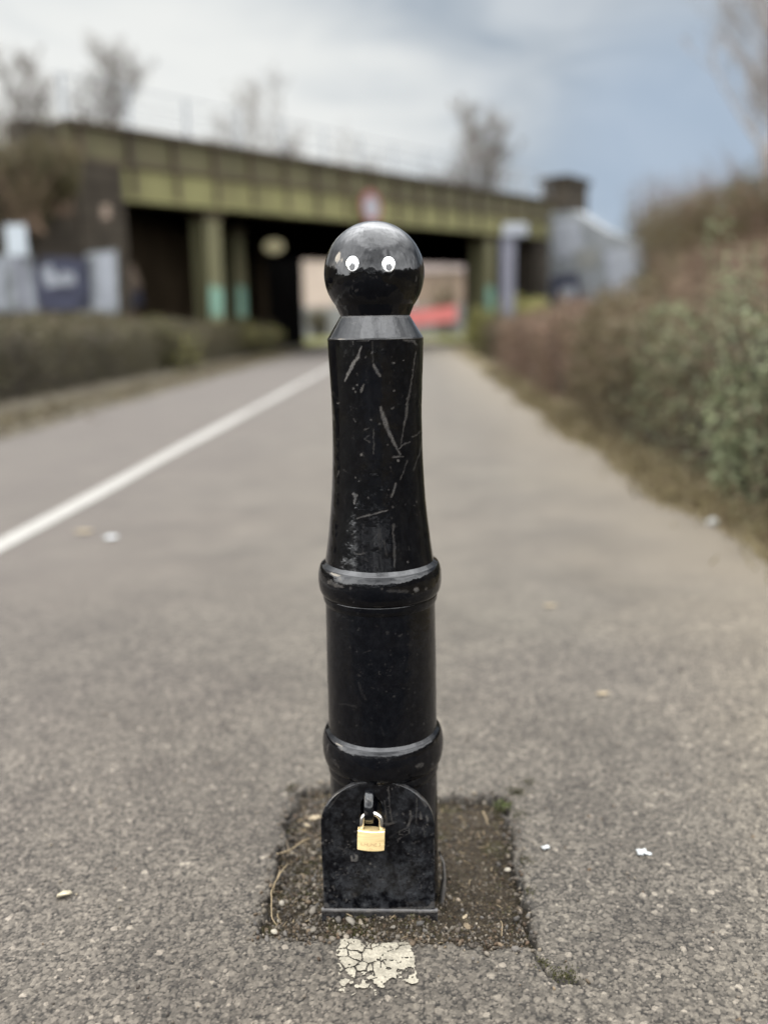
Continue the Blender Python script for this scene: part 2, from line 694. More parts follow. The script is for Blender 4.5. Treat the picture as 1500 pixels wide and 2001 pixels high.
# overhead and behind the camera the cloud deck is thinner and brighter
lift = k.math('MULTIPLY', rng_(sep.outputs[2], .36, .85), 90.0)
lift = k.math('ADD', lift, k.math('MULTIPLY', rng_(sep.outputs[2], .68, .90), 88.0))
back = k.math('MULTIPLY', rng_(k.math('MULTIPLY', sep.outputs[1], -1.0), -.60, .35), 118.0)
pat = k.ramp(k.noise(2.3, 5, .6, D, 1.2), [(.34, .50), (.62, 1.2)])
dk = k.n('ShaderNodeVectorMath', operation='DOT_PRODUCT')
k.L(D, dk.inputs[0])
dk.inputs[1].default_value = Vector((.06, -.80, .58)).normalized()  # dark cloud patch added so the head mirrors a figure at the camera
pat = k.mix(1.0, pat, k.ramp(rng_(k.math('ADD', dk.outputs['Value'], k.math('MULTIPLY', k.math('SUBTRACT', cl2, .5), .10)), .86, .99), [(0, 1.0), (1, .42)]), 'MULTIPLY')
extra = k.math('MULTIPLY', k.math('MAXIMUM', lift, back), pat)
cloud = k.mix(1.0, cloud, k.mix(1.0, (.98, .99, 1.0), extra, 'MULTIPLY'), 'ADD')
# a low bright break in the cloud to the left, where the sun is
glow = k.math('MULTIPLY', toward(-4200, 500, .955, .998), 16.0)
cloud = k.mix(1.0, cloud, k.mix(1.0, (1.0, .86, .68), glow, 'MULTIPLY'), 'ADD')
k.L(k.mix(.94, sky.outputs[0], cloud), bg.inputs['Color'])

sd = bpy.data.lights.new('sun', 'SUN')
sd.energy = 1.7
sd.angle = radians(19)
sd.color = (1.0, .88, .70)
so = bpy.data.objects.new('sun', sd)
sdir = Vector((sin(SUN_AZ) * cos(SUN_EL), cos(SUN_AZ) * cos(SUN_EL), sin(SUN_EL)))
so.rotation_euler = sdir.to_track_quat('Z', 'Y').to_euler()
COL.objects.link(so)

SC.view_settings.view_transform = 'Standard'
SC.view_settings.look = 'None'
SC.view_settings.exposure = 0
SC.view_settings.gamma = 1
SC.render.engine = 'CYCLES'
SC.cycles.use_denoising = True
SC.cycles.max_bounces = 6
SC.cycles.transparent_max_bounces = 8

# ------------------------------------------------------------------ ground, path, soil
YB = 1.28                          # the bollard's axis
AX = float(at(731, 535, YB)[0])
tag(mesh('ground', [(-500, -200, -.045), (500, -200, -.045), (500, 900, -.045), (-500, 900, -.045)], [(0, 1, 2, 3)], M['ground']), kind='structure')

HOLE = [gr(*p)[:2] for p in [(505, 1832), (528, 1745), (549, 1660), (566, 1590), (580, 1542), (640, 1536), (740, 1540), (862, 1556), (985, 1560),
                             (1003, 1640), (1014, 1710), (1028, 1790), (1042, 1850), (950, 1852), (885, 1840), (810, 1838), (735, 1845), (670, 1830), (600, 1834), (545, 1822)]]
CRACK = [gr(*p)[:2] for p in [(1036, 1846), (1052, 1878), (1068, 1905), (1090, 1918), (1132, 1922)]]
CRACK2 = [gr(*p)[:2] for p in [(985, 1560), (998, 1553), (1012, 1550)]]
CRACK3 = [gr(*p)[:2] for p in [(582, 1542), (576, 1536), (568, 1533)]]


def line_dist(x, y, P):
    d = np.full(x.shape, 1e9)
    for a, b in zip(P[:-1], P[1:]):
        e = b - a
        t = np.clip(((x - a[0]) * e[0] + (y - a[1]) * e[1]) / (e @ e), 0, 1)
        d = np.minimum(d, np.hypot(x - a[0] - t * e[0], y - a[1] - t * e[1]))
    return d


def asphalt_height(x, y):
    """height and stone tint of the worn surface dressing: overlapping chippings of three sizes bedded at random depths."""
    wx, wy = x + .0022 * (fbm(x * 380, y * 380, 3, 3) - .5), y + .0022 * (fbm(x * 380, y * 380, 4, 3) - .5)
    H = np.zeros(x.shape)
    T = np.full(x.shape, .62)
    for cell, amp, sd, lo in ((.0036, .0012, 21, .10), (.0060, .0020, 44, -.30), (.0095, .0023, 75, -1.5)):
        f1, f2, rid = worley(wx, wy, cell, sd)
        top = np.maximum(0, lo + (1 - lo) * rid) * amp
        h = top * np.clip(1.25 - (f1 / .62) ** 2, 0, .82) / .82
        win = h > H
        H = np.where(win, h, H)
        tn = .50 + .84 * hash2(np.floor(rid * 9973), np.zeros_like(rid), sd + 2)
        tn = np.where(rid > .975, tn * 1.55, tn)
        T = np.where(win, tn, T)
    h = H + .0022 * (fbm(x * 14, y * 14, 7) - .5) + .004 * (fbm(x * 3, y * 3, 8) - .5)
    tint = T * (.22 + .78 * sstep(.0001, .0009, H)) * (.80 + .40 * fbm(x * 330, y * 330, 30, 3))  # gaps: dark binder, with crevice shade put into the tint
    tint *= (.84 + .32 * fbm(x * 22, y * 22, 31)) * .97
    return h, tint


STEP = .0013
GX0, GX1, GY0, GY1 = -.82, .80, .88, 2.0
xs = np.arange(GX0, GX1 + 1e-6, STEP)
ys = np.arange(GY0, GY1 + 1e-6, STEP)
X, Y = np.meshgrid(xs, ys)
hgt, tint = asphalt_height(X, Y)
fade = np.ones_like(X)
sdf = poly_sdf(X, Y, HOLE) + .030 * (fbm(X * 34, Y * 34, 61) - .5) + .008 * (vnoise(X * 170, Y * 170, 62) - .5)
crk = np.minimum.reduce([line_dist(X, Y, CRACK), line_dist(X, Y, CRACK2), line_dist(X, Y, CRACK3)])
crk = crk + .016 * (fbm(X * 55, Y * 55, 63) - .45) + .006 * (vnoise(X * 300, Y * 300, 64) - .5)
cmask = 1 - sstep(.0004, .0045, crk)
Z = hgt * fade
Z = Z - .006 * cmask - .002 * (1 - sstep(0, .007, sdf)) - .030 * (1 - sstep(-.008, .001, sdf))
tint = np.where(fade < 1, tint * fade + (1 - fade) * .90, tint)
tint = tint * (1 - .55 * cmask) * (.55 + .45 * sstep(-.004, .012, sdf))  # cracks darker; shade of the step put into the tint at the cut edge
V = np.stack([X, Y, Z], -1).reshape(-1, 3)
F = grid_faces(len(xs), len(ys))
keep = (sdf.reshape(-1)[F] > -.010).any(1)
F = F[keep]
# a coarser ring round it, fading to the flat far surface
MX0, MX1, MY1, MS = -1.70, 1.24, 3.48, .004
mx = np.concatenate([np.arange(MX0, MX1 + 1e-6, MS)])
my = np.arange(GY0, MY1 + 1e-6, MS)
QX, QY = np.meshgrid(mx, my)
qh, qt = asphalt_height(QX, QY)
qf = sstep(0, 1, np.clip((MY1 - QY) / 1.3, 0, 1)) * np.clip(np.minimum(QX - MX0, MX1 - QX) / .1, 0, 1)
QV = np.stack([QX, QY, qh * qf], -1).reshape(-1, 3)
QF = grid_faces(len(mx), len(my))
cx_, cy_ = QV[QF].mean(1)[:, 0], QV[QF].mean(1)[:, 1]
QF = QF[~((cx_ > GX0 + .001) & (cx_ < GX1 - .001) & (cy_ < GY1 - .001))]
F = np.concatenate([F, QF + len(V)])
V = np.concatenate([V, QV])
tint = np.concatenate([tint.reshape(-1), (qt * qf + (1 - qf) * .88).reshape(-1)])
# the rest of the path: wide strips, the right edge wandering
ysr = np.array([-9, -3, .2, GY0, MY1, 4, 5, 6, 7.2, 8.5, 10, 12, 14, 17, 20, 25, 30, 36, 44, 55, 78.0])
nb = len(V)
extra_v, extra_f = [], []


def right_edge(y):
    return float(np.interp(y, [-9, 2, 3.15, 7.2, 13.9, 30, 44, 80], [1.30, 1.30, 1.30, 1.27, 1.46, 1.72, 2.0, 2.4]) + .05 * sin(y * 2.3) + .03 * sin(y * 5.1 + 1))


def left_edge(y):
    return float(np.interp(y, [-9, 7, 50, 80], [-3.42, -3.42, -4.25, -4.6]) + .04 * sin(y * 1.7))


for a, b in zip(ysr[:-1], ysr[1:]):
    near_band = abs(a - GY0) < 1e-6
    n = 12 if near_band else max(1, int((b - a) / .35)) if a < 14 else 3
    for q in range(n):
        y0, y1 = a + (b - a) * q / n, a + (b - a) * (q + 1) / n
        cols = [(left_edge, lambda y: MX0), (lambda y: MX1, right_edge)] if near_band else [(left_edge, right_edge)]
        for l, r in cols:
            i = nb + len(extra_v)
            extra_v += [(l(y0), y0, 0), (r(y0), y0, 0), (r(y1), y1, 0), (l(y1), y1, 0)]
            extra_f.append((i, i + 1, i + 2, i + 3))
V = np.concatenate([V, np.array(extra_v)])
F = np.concatenate([F, np.array(extra_f)])
st = np.concatenate([tint.reshape(-1), np.full(len(extra_v), .88)])
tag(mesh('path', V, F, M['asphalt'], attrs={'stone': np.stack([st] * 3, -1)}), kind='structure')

# verges between the path and the hedges
vs, fs = [], []
for y in np.arange(-9, 46, .5):
    vs += [(right_edge(y) - .06, y, -.02), (right_edge(y) + .12, y, .012), (right_edge(y) + .5, y, .03), (right_edge(y) + 2.6, y, .05)]
tag(mesh('verge', vs, grid_faces(4, len(vs) // 4), M['verge']), kind='structure')
vs = []
for y in np.arange(-9, 46, .5):
    vs += [(-8.5, y, .05), (-4.4, y, .04), (left_edge(y) - .3, y, .02), (left_edge(y) + .06, y, -.02)]
tag(mesh('verge', vs, grid_faces(4, len(vs) // 4), M['litter_soil']), kind='structure')

# white lane line
mb = MB()
lx0, lx1 = float(gr(0, 1014)[0]), float(gr(0, 1073)[0])
LY = list(np.arange(-6, 14, .5)) + list(np.arange(14, 42, 2.0))
lv = []
for y in LY:
    lv += [(-1.775 - .01 * sin(y), y, .004), (-1.655 + .008 * sin(y * 1.7), y, .004)]
tag(mesh('lane_line', lv, grid_faces(2, len(LY)), M['line']), kind='structure')

# flaking remnant of an older white line in front of the bollard: same surface, raised by the thickness of the paint
PATCH = [gr(*p)[:2] for p in [(664, 1838), (700, 1842), (715, 1852), (728, 1842), (760, 1838), (808, 1838), (811, 1870), (806, 1892), (818, 1925), (792, 1928),
                              (776, 1918), (748, 1926), (742, 1952), (722, 1940), (700, 1942), (664, 1950), (652, 1940), (668, 1920), (660, 1890)]]
px0, px1 = xs.searchsorted(-.14), xs.searchsorted(.06)
py0, py1 = ys.searchsorted(1.0), ys.searchsorted(1.2)
fx = np.arange(-.14, .06, .0008)
fy = np.arange(1.0, 1.2, .0008)
PX, PY = np.meshgrid(fx, fy)
ph, _ = asphalt_height(PX, PY)
psd = poly_sdf(PX, PY, PATCH) + .016 * (fbm(PX * 50, PY * 50, 81) - .5) + .008 * (vnoise(PX * 260, PY * 260, 82) - .5)
wxx, wyy = PX + .012 * (fbm(PX * 40, PY * 40, 85) - .5), PY + .012 * (fbm(PX * 40, PY * 40, 86) - .5)
c1, c2, cid = worley(wxx, wyy, .019, 87)
crackd = (c2 - c1) * .019
flake = fbm(PX * 120, PY * 120, 88)
ok = (psd < 0) & (crackd > .0030 * np.maximum(0, fbm(PX * 26, PY * 26, 90) - .50) * 2) & ~((flake > .52 + .22 * sstep(1.066, 1.10, PY)) & (PY < 1.10)) & (poly_sdf(PX, PY, HOLE) > .004)
PZ = ph * .75 + .0024 + .0012 * cid
PV = np.stack([PX, PY, PZ], -1).reshape(-1, 3)
PF = grid_faces(len(fx), len(fy))
PF = PF[ok.reshape(-1)[PF].all(1)]
tag(mesh('worn_road_marking', PV, PF, M['patch']), kind='structure')

# soil in the cut-out round the post
sx_ = np.arange(-.27, .22, .003)
sy_ = np.arange(1.08, 1.64, .003)
SX, SY = np.meshgrid(sx_, sy_)


def soil_height(x, y):
    r = np.hypot(x - AX, y - YB)
    return (-.015 + .016 * (fbm(x * 16, y * 16, 101) - .5) + .008 * (fbm(x * 70, y * 70, 102, 3) - .5) + .004 * (vnoise(x * 260, y * 260, 103) - .5)
            + .006 * np.exp(-((r - .10) / .04) ** 2)
            + .011 * np.exp(-np.maximum(0, np.abs(x - AX + .01) - .075) / .012) * np.exp(-((y - 1.193) / .022) ** 2) * (.5 + fbm(x * 60, y * 60, 104)))


SV = np.stack([SX, SY, soil_height(SX, SY)], -1).reshape(-1, 3)
SF = grid_faces(len(sx_), len(sy_))
ssd = poly_sdf(SX, SY, HOLE).reshape(-1)
SF = SF[(ssd[SF] < .012).all(1)]
tag(mesh('soil', SV, SF, M['soil']), kind='structure')

# ico sphere template for stones
_bm = __import__('bmesh').new()
__import__('bmesh').ops.create_icosphere(_bm, subdivisions=2, radius=1)
ICO_V = np.array([v.co[:] for v in _bm.verts])
ICO_F = np.array([[v.index for v in f.verts] for f in _bm.faces])
_bm.free()
_bm = __import__('bmesh').new()
__import__('bmesh').ops.create_icosphere(_bm, subdivisions=1, radius=1)
ICO1_V = np.array([v.co[:] for v in _bm.verts])
ICO1_F = np.array([[v.index for v in f.verts] for f in _bm.faces])
_bm.free()


def rand_rot(n):
    q = rng.normal(size=(n, 4))
    q /= np.linalg.norm(q, axis=1)[:, None]
    a, b, c, d = q.T
    return np.stack([np.stack([a * a + b * b - c * c - d * d, 2 * (b * c - a * d), 2 * (b * d + a * c)], -1),
                     np.stack([2 * (b * c + a * d), a * a - b * b + c * c - d * d, 2 * (c * d - a * b)], -1),
                     np.stack([2 * (b * d - a * c), 2 * (c * d + a * b), a * a - b * b - c * c + d * d], -1)], 1)


def stones(pos, size, cols, T=ICO1_V, TF=ICO1_F):
    n = len(pos)
    k = len(T)
    sc = size[:, None] * rng.uniform([.8, .6, .4], [1.2, 1.0, .75], (n, 3))
    lump = 1 + rng.uniform(-.22, .22, (n, k))
    P = T[None] * lump[..., None] * sc[:, None, :]
    P = np.einsum('nij,nkj->nki', rand_rot(n) * .0 + rand_rot(n), P)
    P = P + pos[:, None, :]
    Fs = (TF[None] + (np.arange(n) * k)[:, None, None]).reshape(-1, 3)
    return P.reshape(-1, 3), Fs, np.repeat(cols, k, 0)


def in_hole(n, margin=.004):
    out = []
    while len(out) < n:
        p = rng.uniform([-.25, 1.10], [.20, 1.60], (n * 2, 2))
        s = poly_sdf(p[:, 0], p[:, 1], HOLE)
        r = np.hypot(p[:, 0] - AX, p[:, 1] - YB)
        out += list(p[(s < -margin) & (r > .084)])
    return np.array(out[:n])


def stone_cols(n):
    pal = np.array([(.20, .18, .155), (.26, .235, .20), (.155, .135, .115), (.33, .295, .24), (.12, .105, .09), (.24, .19, .135), (.42, .39, .34), (.19, .185, .18), (.17, .12, .08)])
    c = pal[rng.integers(0, len(pal), n)] * rng.uniform(.30, .85, (n, 1)) * np.array([1.06, .98, .88])
    return c


P2 = in_hole(8000)
P2 = P2[(P2[:, 0] < AX + .09) | (P2[:, 1] < 1.20) | (rng.random(len(P2)) < .35)]
lft = np.clip((AX + .02 - P2[:, 0]) / .10, 0, 1) + np.clip((1.20 - P2[:, 1]) / .05, 0, 1)     # coarser on the left and in front
sz = rng.gamma(2.0, .00055, len(P2)) + .0008
sz = sz * (1 + .55 * np.clip(lft, 0, 1) * rng.random(len(P2)))
sz = np.clip(sz, .0009, .0062)
pos = np.concatenate([P2, (soil_height(P2[:, 0], P2[:, 1]) + sz * .25)[:, None]], 1)
gv, gf, gc = stones(pos, sz, stone_cols(len(P2)))
# crumbs of asphalt lying loose round the cut edge
cr = []
while len(cr) < 650:
    p = rng.uniform([-.30, 1.04], [.26, 1.66], (2000, 2))
    s = poly_sdf(p[:, 0], p[:, 1], HOLE)
    cr += list(p[(np.abs(s) < .016)])
cr = np.array(cr[:650])
csz = np.clip(rng.gamma(2, .0009, 650) + .0012, .001, .0065)
cz = np.where(poly_sdf(cr[:, 0], cr[:, 1], HOLE) < 0, -.006, .001)
gv2, gf2, gc2 = stones(np.concatenate([cr, (cz + csz * .3)[:, None]], 1), csz, stone_cols(650))
gf2 = gf2 + len(gv)
tag(mesh('gravel', np.concatenate([gv, gv2]), np.concatenate([gf, gf2]), M['pebble'], attrs={'col': np.concatenate([gc, gc2])}, smooth=False), kind='stuff',
    label='small grey and tan gravel scattered on the soil round the bollard')

# loose grit on the asphalt itself
n = 500
p = rng.uniform([-.75, .92], [.75, 1.95], (n, 2))
p = p[poly_sdf(p[:, 0], p[:, 1], HOLE) > .02]
gs = np.clip(rng.gamma(2, .0006, len(p)) + .0008, .0008, .004)
gv, gf, gc = stones(np.concatenate([p, (gs * .4 + .0015)[:, None]], 1), gs, stone_cols(len(p)) * 1.25)
tag(mesh('grit', gv, gf, M['pebble'], attrs={'col': gc}, smooth=False), kind='stuff', label='loose pale grit lying on the asphalt path')

# plant debris: bent straw and leaf bits
mb = MB()
for q in range(230):
    p = in_hole(1)[0]
    if p[0] > AX and rng.random() < .55:
        continue
    a = rng.uniform(0, 2 * pi)
    L = rng.uniform(.005, .015)
    z = float(soil_height(np.array([p[0]]), np.array([p[1]]))[0]) + .003
    e = np.array([cos(a), sin(a), 0]) * L
    b = np.array([-sin(a), cos(a), 0]) * L * rng.uniform(-.10, .10)
    c = np.array([p[0], p[1], z])
    mb.tube([c - e / 2, c + b + np.array([0, 0, rng.uniform(0, .004)]), c + e / 2 + np.array([0, 0, rng.uniform(-.001, .004)])], rng.uniform(.0003, .0009), 4)
tag(mb.build('plant_debris', M['straw'], smooth=True), kind='stuff', label='short dry straw bits littering the soil round the bollard')


# moss cushions: tufts of tiny leaves
def leaf_quads(pos, size, cols, aspect=.55, up=0.0):
    n = len(pos)
    a = rng.normal(size=(n, 3))
    a /= np.linalg.norm(a, axis=1)[:, None]
    b = rng.normal(size=(n, 3))
    if up:
        a[:, 2] += up
        a /= np.linalg.norm(a, axis=1)[:, None]
    b -= (a * b).sum(1)[:, None] * a
    b /= np.linalg.norm(b, axis=1)[:, None]
    s = size[:, None]
    w = aspect
    nrm = np.cross(a, b)
    V = np.stack([pos - a * s * .5, pos + b * s * w * .5 - a * s * .05 + nrm * s * .08, pos + a * s * .5, pos - b * s * w * .5 - a * s * .05 + nrm * s * .08], 1).reshape(-1, 3)
    return V, np.arange(n * 4).reshape(-1, 4), np.repeat(cols, 4, 0)


mp_ = []
for (px, py, r, cnt) in [(985, 1580, .016, 260), (702, 1815, .014, 200), (604, 1745, .020, 260), (590, 1700, .018, 160), (1010, 1600, .02, 160), (660, 1812, .02, 160), (820, 1812, .02, 140), (612, 1690, .015, 120), (690, 1830, .012, 100), (1108, 1916, .014, 200), (1085, 1912, .010, 90), (1012, 1556, .022, 260), (1032, 1535, .014, 110), (1022, 1690, .014, 120), (1030, 1750, .012, 120), (575, 1548, .016, 160), (1060, 1892, .008, 80)]:
    c = gr(px, py, -.006)
    q = rng.normal(size=(cnt, 3)) * [r * .6, r * .6, .002] + c
    mp_.append(q)
mq = in_hole(2600)
mq = mq[fbm(mq[:, 0] * 30, mq[:, 1] * 30, 140) > .52]
mp_.append(np.concatenate([mq, np.zeros((len(mq), 1))], 1))
mp_ = np.concatenate(mp_)
mp_[:, 2] = np.where(poly_sdf(mp_[:, 0], mp_[:, 1], HOLE) < .004, soil_height(mp_[:, 0], mp_[:, 1]), .0005) + rng.uniform(0, .004, len(mp_))
lv, lf, lc = leaf_quads(mp_, rng.uniform(.0018, .0045, len(mp_)), np.array([.070, .068, .020]) * rng.uniform(.6, 1.5, (len(mp_), 1)), .5, .8)
tag(mesh('moss', lv, lf, M['leaf'], attrs={'col': lc}, smooth=False), kind='stuff', label='olive moss tufts growing on the soil round the bollard')

# ---- single small things lying about
def stem_thing(name, pix, rad, mat, label, z=0.004, cat='twig', lift=.006):
    pts = [gr(px, py, z) for px, py in pix]
    pts = [np.array(p) + [0, 0, lift * sin(pi * i / max(1, len(pts) - 1))] for i, p in enumerate(pts)]
    # resample with a little wobble
    out = []
    for a, b in zip(pts[:-1], pts[1:]):
        for t in (0, .33, .66):
            out.append(a + (b - a) * t + rng.normal(size=3) * rad * .35)
    out.append(pts[-1])
    n = len(out)
    mb = MB()
    mb.tube(out, [rad * (1 - .55 * i / n) for i in range(n)], 6)
    o = mb.build(name, mat, smooth=True)
    return tag(o, label, cat)


stem_thing('dry_stem', [(606, 1640), (588, 1652), (566, 1668), (540, 1669)], .0017, M['straw'], 'thick pale dry stem slanting across the left side of the soil', cat='dry stem')
stem_thing('dry_stem', [(562, 1688), (545, 1714), (534, 1738), (529, 1752), (531, 1780), (532, 1800), (541, 1809)], .0012, M['straw'],
           'longest thin straw stem, bent at its end, along the left edge of the soil', cat='dry stem')
stem_thing('dry_stem', [(547, 1700), (541, 1724), (533, 1745)], .0009, M['straw'], 'short thin straw crossing the bent stem on the left soil edge', cat='dry stem')
stem_thing('dry_stem', [(541, 1669), (556, 1672), (574, 1673), (590, 1676)], .0009, M['straw_dark'], 'thin brown stem under the thick slanting dry stem', cat='dry stem')
stem_thing('dry_stem', [(566, 1668), (560, 1650), (574, 1634)], .0008, M['straw_dark'], 'hair thin dry stem forking upward from the thick slanting stem', cat='dry stem')
stem_thing('twig', [(943, 1586), (947, 1600), (953, 1612)], .0016, M['straw'], 'short pale twig lying on the soil right behind the bollard', cat='twig')
stem_thing('twig', [(978, 1800), (981, 1815), (980, 1830)], .0009, M['straw'], 'thin straw standing near the right front corner of the soil', cat='twig')


def leaf_thing(name, px, py, L, wd, rot, mat, label, cat, z=.004, curl=.35):
    c = gr(px, py, z)
    nu, nv = 9, 5
    V = []
    for i in range(nu):
        t = i / (nu - 1)
        hw = wd * .5 * (sin(pi * min(1, t * .94 + .05)) ** .8)
        for j in range(nv):
            s = j / (nv - 1) * 2 - 1
            x, y = (t - .5) * L, s * hw * (1 + .2 * sin(t * 17))
            zz = curl * (abs(s) * hw + .25 * L * (t - .5) ** 2 * 4) + .0008 * sin(t * 14 + s * 3)
            V.append((c[0] + x * cos(rot) - y * sin(rot), c[1] + x * sin(rot) + y * cos(rot), c[2] + zz))
    o = mesh(name, V, grid_faces(nv, nu), mat)
    s = o.modifiers.new('thick', 'SOLIDIFY')
    s.thickness = .0006
    return tag(o, label, cat)


leaf_thing('dead_leaf', 615, 1600, .024, .014, .3, M['dead_leaf'], 'curled pale dead leaf on the soil beside the arched panel', 'leaf', .002)
leaf_thing('dead_leaf', 600, 1614, .018, .007, 2.4, M['dead_leaf'], 'narrow dead leaf shred left of the curled pale leaf', 'leaf', .002)
leaf_thing('dead_leaf', 912, 1812, .016, .010, 1.9, M['straw_dark'], 'brown dead leaf on the soil in front of the bollard, right of the panel', 'leaf', .0)
leaf_thing('dead_leaf', 908, 1793, .012, .006, .9, M['dead_leaf'], 'small pale leaf shred just behind the brown dead leaf', 'leaf', .002)
leaf_thing('dead_leaf', 1178, 1356, .034, .018, .2, M['dead_leaf'], 'blurred tan dead leaf on the asphalt right of the bollard', 'leaf', .004, .2)
leaf_thing('dead_leaf', 1075, 1184, .045, .022, .1, M['dead_leaf'], 'blurred cream dead leaf farther along the path, right of the bollard', 'leaf', .004, .2)
leaf_thing('dead_leaf', 165, 1040, .085, .055, .1, M['dead_leaf'], 'blurred cream leaf below the white line on the left', 'leaf', .004, .2)
leaf_thing('dead_leaf', 218, 1051, .060, .050, .6, M['scrap'], 'blurred pale leaf right of the cream leaf by the white line', 'leaf', .004, .2)


def feather(px, py, L, label, n=9):
    c = gr(px, py, .005)
    mb = MB()
    for q in range(n + 4):
        a = rng.uniform(0, 2 * pi)
        l = L * rng.uniform(.35, .75)
        d = np.array([cos(a), sin(a) * .8, rng.uniform(.0, .35)])
        mb.tube([c, c + d * l * .5 + rng.normal(size=3) * .0008, c + d * l], [.0022, .0026, .0009], 5)
    return tag(mb.build('paper_scrap', M['scrap'], smooth=True), label, 'paper scrap')


feather(1258, 1667, .021, 'torn white paper scrap on the asphalt at the right', 12)
feather(1065, 1656, .012, 'tiny white paper scrap on the asphalt just right of the soil edge', 6)


def stone_thing(px, py, r, col, label, z=0.0, name='pebble', flat=.7):
    c = gr(px, py, z) + np.array([0, 0, r * .35])
    r *= .84
    P = ICO1_V * (1 + .20 * rng.normal(size=(len(ICO1_V), 1)).clip(-1.4, 1.4)) * np.array([r * rng.uniform(1, 1.35), r * .85, r * flat])
    nn = rng.normal(size=(5, 3))
    nn /= np.linalg.norm(nn, axis=1)[:, None]
    for q in nn:                                        # a few broken faces
        e = P @ q
        lim = .62 * e.max()
        P = P - np.maximum(e - lim, 0)[:, None] * q
    a = rng.uniform(0, pi)
    P = P @ np.array([[cos(a), -sin(a), 0], [sin(a), cos(a), 0], [0, 0, 1]]).T + c
    return tag(mesh(name, P, ICO1_F, M['pebble'], smooth=False, attrs={'col': np.repeat([np.array(col) * np.array([.80, .76, .68])], len(P), 0)}), label, 'pebble')


stone_thing(125, 1755, .0165, (.85, .78, .62), 'flat cream pebble pressed into the asphalt at far left', .000, flat=.22)
stone_thing(992, 1703, .0075, (.62, .58, .52), 'smooth cream pebble near the right edge of the soil', .0)
stone_thing(894, 1762, .0060, (.50, .42, .34), 'small round buff pebble on the soil right of the panel', .0)
stone_thing(549, 1768, .0085, (.46, .43, .39), 'white angular pebble on the soil at the left, in front of the bent stem', .002)
stone_thing(612, 1783, .0110, (.24, .22, .20), 'lumpy grey pebble beside the left foot of the panel', .002)
stone_thing(683, 1802, .0120, (.36, .34, .31), 'largest pale grey pebble under the front edge of the panel', .000)
stone_thing(662, 1801, .0085, (.16, .15, .145), 'dark squarish pebble left of the largest pale pebble', .000)
stone_thing(611, 1822, .0095, (.26, .24, .215), 'round grey pebble close to the front edge of the soil', .000)
stone_thing(594, 1812, .0060, (.28, .245, .22), 'small buff grey pebble left of the round grey pebble', .000)
stone_thing(535, 1826, .0085, (.55, .52, .46), 'white chip at the front left corner of the soil', .000)
stone_thing(820, 1808, .0085, (.13, .125, .125), 'dark slate pebble in front of the right foot of the panel', .000)
stone_thing(768, 1815, .0070, (.30, .28, .26), 'grey pebble in the soil between the panel and the white paint', .000)
stone_thing(1390, 1026, .040, (.62, .64, .66), 'blurred white stone at the foot of the right hand hedge', .0)
stone_thing(1330, 1312, .012, (.06, .05, .045), 'dark pebble on the blurred asphalt at the right', .0)

# small weed
wd = gr(985, 1578, 0)
q = rng.normal(size=(46, 3)) * [.010, .008, .003] + wd + [0, 0, .004]
lv, lf, lc = leaf_quads(q, rng.uniform(.005, .010, 46), np.array([.13, .16, .05]) * rng.uniform(.7, 1.3, (46, 1)), .5, .6)
tag(mesh('weed', lv, lf, M['leaf'], attrs={'col': lc}, smooth=False), 'tiny green weed at the back right corner of the soil', 'weed')

# ------------------------------------------------------------------ bollard


def zr(y, l, r):
    """height and radius of the turned profile where its outline stands at l and r on picture row y."""
    a, b = ray(l, y), ray(r, y)
    ha = (math.atan(b[0] / b[1]) - math.atan(a[0] / a[1])) / 2
    return float(at((l + r) / 2, y, YB)[2]), hypot(AX, YB) * sin(ha)


bol = empty('bollard', (AX, YB, 0), 'glossy chipped black cast iron bollard with googly eyes and a round head', 'bollard')


def strokes_attr(V, strokes, seed=0, nrm=None):
    """paint chips: each stroke is a run of (picture x, picture y, width) on the side that faces the path."""
    px, py = project(V)
    px = px + 3.0 * (fbm(px * .09, py * .09, seed + 1) - .5) + 2.2 * (vnoise(px * .45, py * .45, seed + 2) - .5)
    py = py + 3.0 * (fbm(px * .09, py * .09, seed + 3) - .5) + 2.2 * (vnoise(px * .45, py * .45, seed + 4) - .5)
    out = np.zeros(len(V))
    for st, inten in strokes:
        st = [tuple(p) for p in st]
        if len(st) == 1:
            st = st + [(st[0][0] + .5, st[0][1] + .5, st[0][2])]
        for (x0, y0, w0), (x1, y1, w1) in zip(st[:-1], st[1:]):
            ex, ey = x1 - x0, y1 - y0
            t = np.clip(((px - x0) * ex + (py - y0) * ey) / (ex * ex + ey * ey), 0, 1)
            d = np.hypot(px - x0 - t * ex, py - y0 - t * ey)
            w = (w0 + (w1 - w0) * t) * .5
            out = np.maximum(out, .72 * inten * (1 - sstep(w * .6, w + 1.2, d)))
    return out


def z8(*pts):
    return [(630 + x / 4.35, 660 + y / 4.35, w / 4.35) for x, y, w in pts]


def z2(*pts):
    return [(580 + x / 3.706, 1000 + y / 3.706, w / 3.706) for x, y, w in pts]


def z9(*pts):
    return [(600 + x / 5, 1500 + y / 5, w / 5) for x, y, w in pts]


def z1(*pts):
    return [(580 + x / 5, 400 + y / 5, w / 5) for x, y, w in pts]


